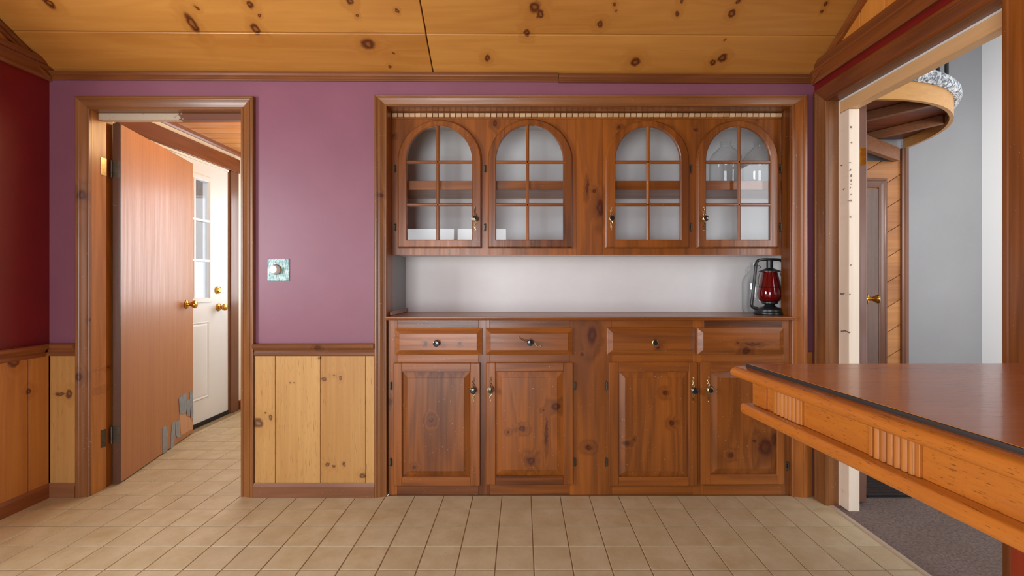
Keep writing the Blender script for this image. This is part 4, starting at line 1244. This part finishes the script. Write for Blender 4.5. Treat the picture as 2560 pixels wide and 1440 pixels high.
# ------------------------------------------------------------------ hall shell
ZB = 2.10                       # underside of the curved landing
HY, HXW = 3.47, 3.53            # grey wall, white wall
struct('floor_hall', B(1.503, HXW, 0.0, HY, -0.05, 0.005), M['carpet'], 'mottled brown carpet of the hall', 'carpet')
struct('trim_13', MB().moulding((1.488, OY0, 0.0), (1.488, 2.19, 0.0), (1, 0, 0), (0, 0, 1), [(0, 0), (0, 0.002), (0.004, 0.006), (0.018, 0.007), (0.022, 0.005), (0.022, 0)]), paint('pale_threshold', (190, 172, 150), 0.4), 'pale threshold strip between tiles and carpet', 'threshold')
wxg = wx(2262, HY)
struct('wall_hall_back', B(2.0, HXW + 0.1, HY, HY + 0.1, 0, 3.3), M['plaster'], 'grey plastered wall at the end of the hall', 'wall')
struct('wall_hall_right', B(HXW, HXW + 0.1, -0.1, HY, 0, 3.3), M['plaster_w'], 'bright white wall along the far side of the hall', 'wall')
struct('wall_hall_left', B(HX - 0.03 + 0.0005, HX + 0.005, OY1 + 0.001, 2.40, 0, 3.3).box(XR + 0.021, HX + 0.005, 2.402, HY, 0, 3.3).box(HX - 0.029, HX + 0.005, -0.1, OY0 - 0.001, 0, 3.3).box(HX - 0.029, HX + 0.005, OY0 - 0.001, OY1 + 0.001, OZ + 0.001, 3.3), M['plaster'], 'hall side of the doorway wall', 'wall')
struct('wall_hall_near', B(HX + 0.005, 1.68, -0.1, 0.0, 0, 3.3).box(2.82, HXW, -0.1, 0, 0, 3.3).box(1.68, 2.82, -0.1, 0, 0, 0.9).box(1.68, 2.82, -0.1, 0, 2.4, 3.3), M['plaster'], 'near end wall of the hall with window', 'wall')
struct('ceiling_hall', B(1.5, HXW + 0.1, -0.1, HY + 0.1, 3.3, 3.35), M['plaster_w'], 'white ceiling of the stair hall', 'ceiling')

# diagonal plank partition at the end of the hall
PY_ = HY - 0.03
px0, px1 = wx(2150, PY_), wx(2250, PY_)
ptop = wz(402, PY_)
part = thing('partition', 'pine partition of diagonal planks under the stair landing', 'partition', ((px0 + px1) / 2, PY_, 0.005))
bk = B(px0, px1, PY_ + 0.012, HY - 0.001, 0.0055, ptop)
bk.build('backing', M['hall_dark'], part)
sl_ = 0.62
ph = 0.19
k = -3
while True:
    zb0 = 0.005 + k * ph
    if zb0 > ptop:
        break
    # plank band between the lines z = zb0 + slope*(x-px0) and + ph; clip to the panel rectangle
    poly = [(px0, zb0 + 0.003), (px1, zb0 + 0.003 + sl_ * (px1 - px0)), (px1, zb0 + ph - 0.003 + sl_ * (px1 - px0)), (px0, zb0 + ph - 0.003)]

    def clip(poly, zlim, keep_above):
        out = []
        for i in range(len(poly)):
            a, b = poly[i], poly[(i + 1) % len(poly)]
            ia = (a[1] >= zlim) == keep_above or a[1] == zlim
            ib = (b[1] >= zlim) == keep_above or b[1] == zlim
            if ia:
                out.append(a)
            if ia != ib:
                t = (zlim - a[1]) / (b[1] - a[1])
                out.append((a[0] + (b[0] - a[0]) * t, zlim))
        return out
    poly = clip(poly, 0.006, True)
    if len(poly) > 2:
        poly = clip(poly, ptop, False)
    if len(poly) > 2:
        MB().poly_extrude([(x, PY_, z) for x, z in poly], (0, 0.0115, 0)).build('plank', M['hall_plank'], part)
    k += 1
# little door framed in the partition
cdr = thing('door_4', 'dark glossy closet door framed by brown moulding in the partition', 'door', (wx(2182, PY_), PY_, 0.005), kind='structure')
B(px0 + 0.002, wx(2194, PY_), PY_ - 0.010, PY_ - 0.0005, 0.008, wz(472, PY_)).build('slab', M['hall_dark'], cdr, 0.001)
MB().moulding((wx(2194, PY_), PY_, 0.006), (wx(2194, PY_), PY_, wz(470, PY_)), (1, 0, 0), (0, -1, 0), sc_prof(0.056), 0, 1.2).build('side_casing', M['hall_trim'], cdr)
MB().moulding((px0, PY_, wz(470, PY_)), (wx(2194, PY_), PY_, wz(470, PY_)), (0, 0, 1), (0, -1, 0), sc_prof(0.067), 0, 0.84).build('head_casing', M['hall_trim'], cdr)
tr = tag(MB().moulding((px1, PY_, 0.006), (px1, PY_, ZB - 0.0005), (1, 0, 0), (0, -1, 0), [(0, -0.028), (0, 0.020), (0.010, 0.024), (0.016, 0.018), (0.024, 0.026), (0.040, 0.026), (0.046, 0.02), (0.054, 0.016), (0.054, -0.028)]).build('trim_14', M['hall_trim']), 'moulded brown corner post beside the grey hall wall', 'post', kind='structure')

# hall door (door_3)
H0 = Vector((1.660, 2.180, 0))
uh = Vector((0.61, 0.79, 0)).normalized()
nh = Vector((uh.y, -uh.x, 0))
d3 = thing('door_3', 'brown hall door swung open beyond the raw pine frame', 'door', H0, kind='structure')


def hpt(u, z, o):
    p = H0 + uh * u + nh * o
    return Vector((p.x, p.y, z))


def hbox(u0, u1, o0, o1, z0, z1):
    return MB().hexa([hpt(u0, z0, o0), hpt(u1, z0, o0), hpt(u1, z0, o1), hpt(u0, z0, o1), hpt(u0, z1, o0), hpt(u1, z1, o0), hpt(u1, z1, o1), hpt(u0, z1, o1)])


hbox(0, 0.80, -0.038, 0, 0.02, 1.955).build('slab', M['hall_door'], d3, 0.0012)
butt_hinge(d3, hpt(0, wz(391, 2.18), -0.036), nh, -uh, 0.085, M['brass'], 0.036)
door_knob(d3, hpt(0.735, wz(747, 2.76), 0.0003), nh, 1.0)
door_knob(d3, hpt(0.735, wz(747, 2.76), -0.0383), -nh, 1.0)
mat = thing('door_mat', 'dark ribbed mat on the brown hall carpet', 'mat', (2.0, 2.5, 0.0055))
B(1.73, 2.45, 2.262, 2.72, 0.0055, 0.010).build('backing', M['black'], mat, 0.001)
for i in range(15):
    yy_ = 2.268 + i * 0.030
    MB().tube([(1.735, yy_ + 0.012, 0.0135), (2.445, yy_ + 0.012, 0.0135)], 0.0105, 6).build('rib', paint('dark_mat_fibre', (46, 32, 26), 0.9, 0.3, 60.0) if i == 0 else bpy.data.materials['dark_mat_fibre'], mat)

# curved stair landing
LC = Vector((1.795 + 0.205, 3.41, 0))
LR = 0.91
st = thing('stair_landing', 'rounded birch stair landing with grey carpet edge above the hall', 'stairs', (LC.x, LC.y, ZB))


def arc(r, z, a0=-math.pi / 2, a1=0.02, n=26):
    return [Vector((LC.x + r * math.cos(a0 + (a1 - a0) * i / n), min(LC.y + r * math.sin(a0 + (a1 - a0) * i / n), HY - 0.002), z)) for i in range(n + 1)]


FH = 0.105
band = MB()
oa, ob, ia, ib = arc(LR, ZB), arc(LR, ZB + FH), arc(LR - 0.02, ZB), arc(LR - 0.02, ZB + FH)
xl0 = HX + 0.02
for q in (oa, ob, ia, ib):
    q.insert(0, Vector((xl0, q[0].y, q[0].z)))
n = len(oa)
vs = oa + ob + ib + ia
fs = []
for i in range(n - 1):
    for a, b in ((0, 1), (1, 2), (2, 3), (3, 0)):
        fs.append((a * n + i, a * n + i + 1, b * n + i + 1, b * n + i))
fs += [(0, n, 2 * n, 3 * n), (n - 1, 4 * n - 1, 3 * n - 1, 2 * n - 1)]
band.add(vs, fs)
band.build('fascia', M['stair_light'], st, 0, True)
deck = [Vector((p.x, p.y, ZB + FH - 0.035)) for p in ia] + [Vector((xl0, HY - 0.002, ZB + FH - 0.035))]
MB().poly_extrude(deck, (0, 0, 0.034)).build('deck', M['stair_dark'], st)
for (pa, pb) in (((2180, 300), (2345, 262)), ((2190, 348), (2365, 308))):
    zj_ = ZB + 0.012
    qa = ray_plane(pa[0], pa[1], (0, 0, zj_), (0, 0, 1))
    qb = ray_plane(pb[0], pb[1], (0, 0, zj_), (0, 0, 1))
    dd = (qb - qa).normalized()
    qa = qa - dd * 0.12
    # keep inside the rim
    while (Vector((qb.x, qb.y, 0)) - LC).length > LR - 0.03:
        qb = qb - dd * 0.01
    sd = Vector((-dd.y, dd.x, 0)) * 0.019
    MB().hexa([qa - sd, qb - sd, qb + sd, qa + sd] + [v + Vector((0, 0, 0.056)) for v in (qa - sd, qb - sd, qb + sd, qa + sd)]).build('joist', M['stair_joist'], st, 0.002)
# carpet roll over the edge
prof = [(0.0, 0.0), (0.022, -0.004), (0.040, 0.006), (0.050, 0.028), (0.048, 0.052), (0.034, 0.070), (0.0, 0.078), (-0.10, 0.078), (-0.10, 0.002)]
rings = []
base = arc(LR - 0.012, ZB + FH + 0.0005)
for i, p in enumerate(base):
    a = -math.pi / 2 + (math.pi / 2 + 0.02) * i / 26
    er = Vector((math.cos(a), math.sin(a), 0))
    rg_ = []
    for u, v in prof:
        q = p + er * u + Vector((0, 0, v))
        q.y = min(q.y, HY - 0.003)
        rg_.append(q)
    rings.append(rg_)
r0 = [Vector((xl0, v.y, v.z)) for v in rings[0]]
MB().loft([r0] + rings, cap0=True, cap1=True).build('carpet_edge', M['greycarpet'], st, 0, True)['kind'] = 'stuff'
beam = ray_plane(2175, 375, (0, 0, 2.0), (0, 0, 1)), ray_plane(2250, 402, (0, 0, 2.0), (0, 0, 1))
dd = (beam[1] - beam[0]).normalized()
q0, q1 = beam[0] - dd * 0.25, beam[1]
sd = Vector((-dd.y, dd.x, 0)) * 0.038
v4 = [q0, q1, q1 + sd, q0 + sd]
MB().hexa(v4 + [v + Vector((0, 0, 0.0985)) for v in v4]).build('support_beam', M['stair_joist'], st, 0.002)
bal = ray_plane(2345, 178, (0, 3.15, 0), (0, 1, 0))
for dx in (0.0, 0.06, -0.06):
    bx_ = bal.x + dx
    by_ = 3.15
    MB().tube([(bx_, by_, ZB + FH + 0.07), (bx_, by_, ZB + FH + 0.75)], 0.012, 10).build('baluster', M['lantern_black'], st, 0, True)

# ------------------------------------------------------------------ table
TZ = 0.871
T0 = Vector((0.5625, 1.222, 0))
e1 = Vector((0.0945, -0.9955, 0)).normalized()    # along the long side, towards the camera
e2 = Vector((1.0, 0.012, 0)).normalized()
TL, TWd = 1.142, 0.81
tb = thing('table', 'honey oak table with reeded apron and dark inlaid line along its top', 'table', T0 + e1 * 0.57 + e2 * 0.4)


def tp(a, b, z):
    p = T0 + e1 * a + e2 * b
    return Vector((p.x, p.y, z))


def tring(o, z):
    return [tp(o, o, z), tp(TL - o, o, z), tp(TL - o, TWd - o, z), tp(o, TWd - o, z)]


def tband(rings, name, mat, smooth=False, cap=False, close=True):
    return MB().loft(rings, close=close, cap0=cap, cap1=cap).build(name, mat, tb, 0, smooth)


zb_ = TZ - 0.037
# rounded border of the top
prof = [(0.026, -0.0080), (0.019, -0.0083), (0.011, -0.0105), (0.0045, -0.0155), (0.0008, -0.022), (0.0, -0.0275), (0.002, -0.033), (0.007, -0.037), (0.026, -0.037)]
MB().loft([tring(o, TZ + z) for o, z in prof], close=True).build('top_border', M['table'], tb, 0, True)
MB().loft([tring(0.0262, TZ - 0.012), tring(0.0268, TZ - 0.004), tring(0.0276, TZ - 0.0008), tring(0.0300, TZ - 0.0004), tring(0.0300, TZ - 0.012)], close=True).build('inlay_line', paint('dark_inlay', (42, 36, 34), 0.5), tb)
MB().loft([tring(0.0302, zb_), tring(0.0302, TZ), tring(0.0306, TZ + 0.0002)], cap0=True, cap1=True).build('top', M['table_top'], tb)
ai = 0.038
za0, za1 = 0.7675, zb_ - 0.0003
MB().loft([tring(ai + 0.006, za0), tring(ai + 0.006, za1), tring(ai + 0.026, za1), tring(ai + 0.026, za0)], close=True).build('apron', M['table'], tb)
li = 0.018
MB().loft([tring(o, 0.7665 + z) for o, z in ((ai + 0.03, 0.0), (li + 0.006, 0.0), (li + 0.002, -0.003), (li, -0.010), (li, -0.020), (li + 0.003, -0.027), (li + 0.008, -0.030), (ai + 0.03, -0.030))], close=True).build('lower_ledge', M['table'], tb, 0, True)


def reed(a, side_long=True):
    pts = []
    m = 8
    w_ = 0.0066
    for i in range(m + 1):
        t = math.pi * i / m
        u = a - w_ * math.cos(t)
        o = ai + 0.006 - 0.0075 * math.sin(t) + 0.0003
        pts.append((u, o))
    if side_long:
        base = [tp(u, o, za0 + 0.0005) for u, o in pts]
    else:
        base = [tp(o, u, za0 + 0.0005) for u, o in pts]
    return MB().poly_extrude(base, (0, 0, za1 - za0 - 0.001))


def block(a, half, side_long=True):
    u0, u1 = a - half, a + half
    o0, o1 = ai + 0.0005, ai + 0.0062
    q = [(u0, o0), (u1, o0), (u1, o1), (u0, o1)]
    base = [tp(u, o, za0 + 0.0003) for u, o in q] if side_long else [tp(o, u, za0 + 0.0003) for u, o in q]
    return MB().poly_extrude(base, (0, 0, za1 - za0 - 0.0006))


for g in range(6):
    ca = ai + 0.132 + 0.27 * g
    if ca > TL - 0.05:
        break
    for s in (-1, 1):
        block(ca + s * 0.0445, 0.004).build('reed_fillet', M['table_v'], tb, 0.0008)
    for i in range(6):
        reed(ca - 0.0335 + i * 0.0134).build('reed', M['table_v'], tb, 0, True)
for ca in (0.16, 0.40, 0.64):
    for i in range(6):
        reed(ca - 0.0335 + i * 0.0134, False).build('reed', M['table_v'], tb, 0, True)
# apron corner field, slightly proud
block(ai * 0.5 + 0.045, 0.0265).build('corner_field', M['table'], tb, 0.0008)
# pedestals
for k, cyy in enumerate((0.81, 0.45)):
    B(0.932, 1.052, cyy - 0.06, cyy + 0.06, 0.06, 0.7360).build('pedestal', M['table_leg'], tb, 0.008)
    B(0.74, 1.24, cyy - 0.05, cyy + 0.05, 0.0003, 0.06).build('foot', M['table_leg'], tb, 0.012)

# unseen fill lamp, added in the hall to lift its white wall
hl = thing('fill_lamp', 'white shaded lamp added out of view to brighten the white hall wall', 'lamp', (HX + 0.005, 0.85, 1.75))
N = NT('fill_shade_glow')
N.b.inputs['Emission Color'].default_value = (1.0, 0.98, 0.95, 1)
N.b.inputs['Emission Strength'].default_value = 3.0
MB().lathe([(0.07, 0.0), (0.05, 0.16), (0.048, 0.16), (0.068, 0.0)], (HX + 0.12, 0.85, 1.72), (0, 0, 1), 24).build('shade', N.m, hl, 0, True)
MB().tube([(HX + 0.0055, 0.85, 1.70), (HX + 0.06, 0.85, 1.69), (HX + 0.12, 0.85, 1.72), (HX + 0.12, 0.85, 1.76)], 0.008, 8).build('arm', M['brass'], hl, 0, True)
ld = bpy.data.lights.new('fill_lamp_light', 'SPOT')  # added fill spot, aimed at the white hall wall
ld.spot_size = math.radians(84)
ld.spot_blend = 0.9
ld.shadow_soft_size = 0.12
ld.energy = 290
ld.color = (1.0, 0.99, 0.97)
lo = bpy.data.objects.new('fill_lamp_light', ld)
COL.objects.link(lo)
lo.location = (HX + 0.24, 0.85, 1.80)
lo.rotation_euler = (Vector((HXW, 2.2, 1.5)) - lo.location).to_track_quat('-Z', 'Z').to_euler()
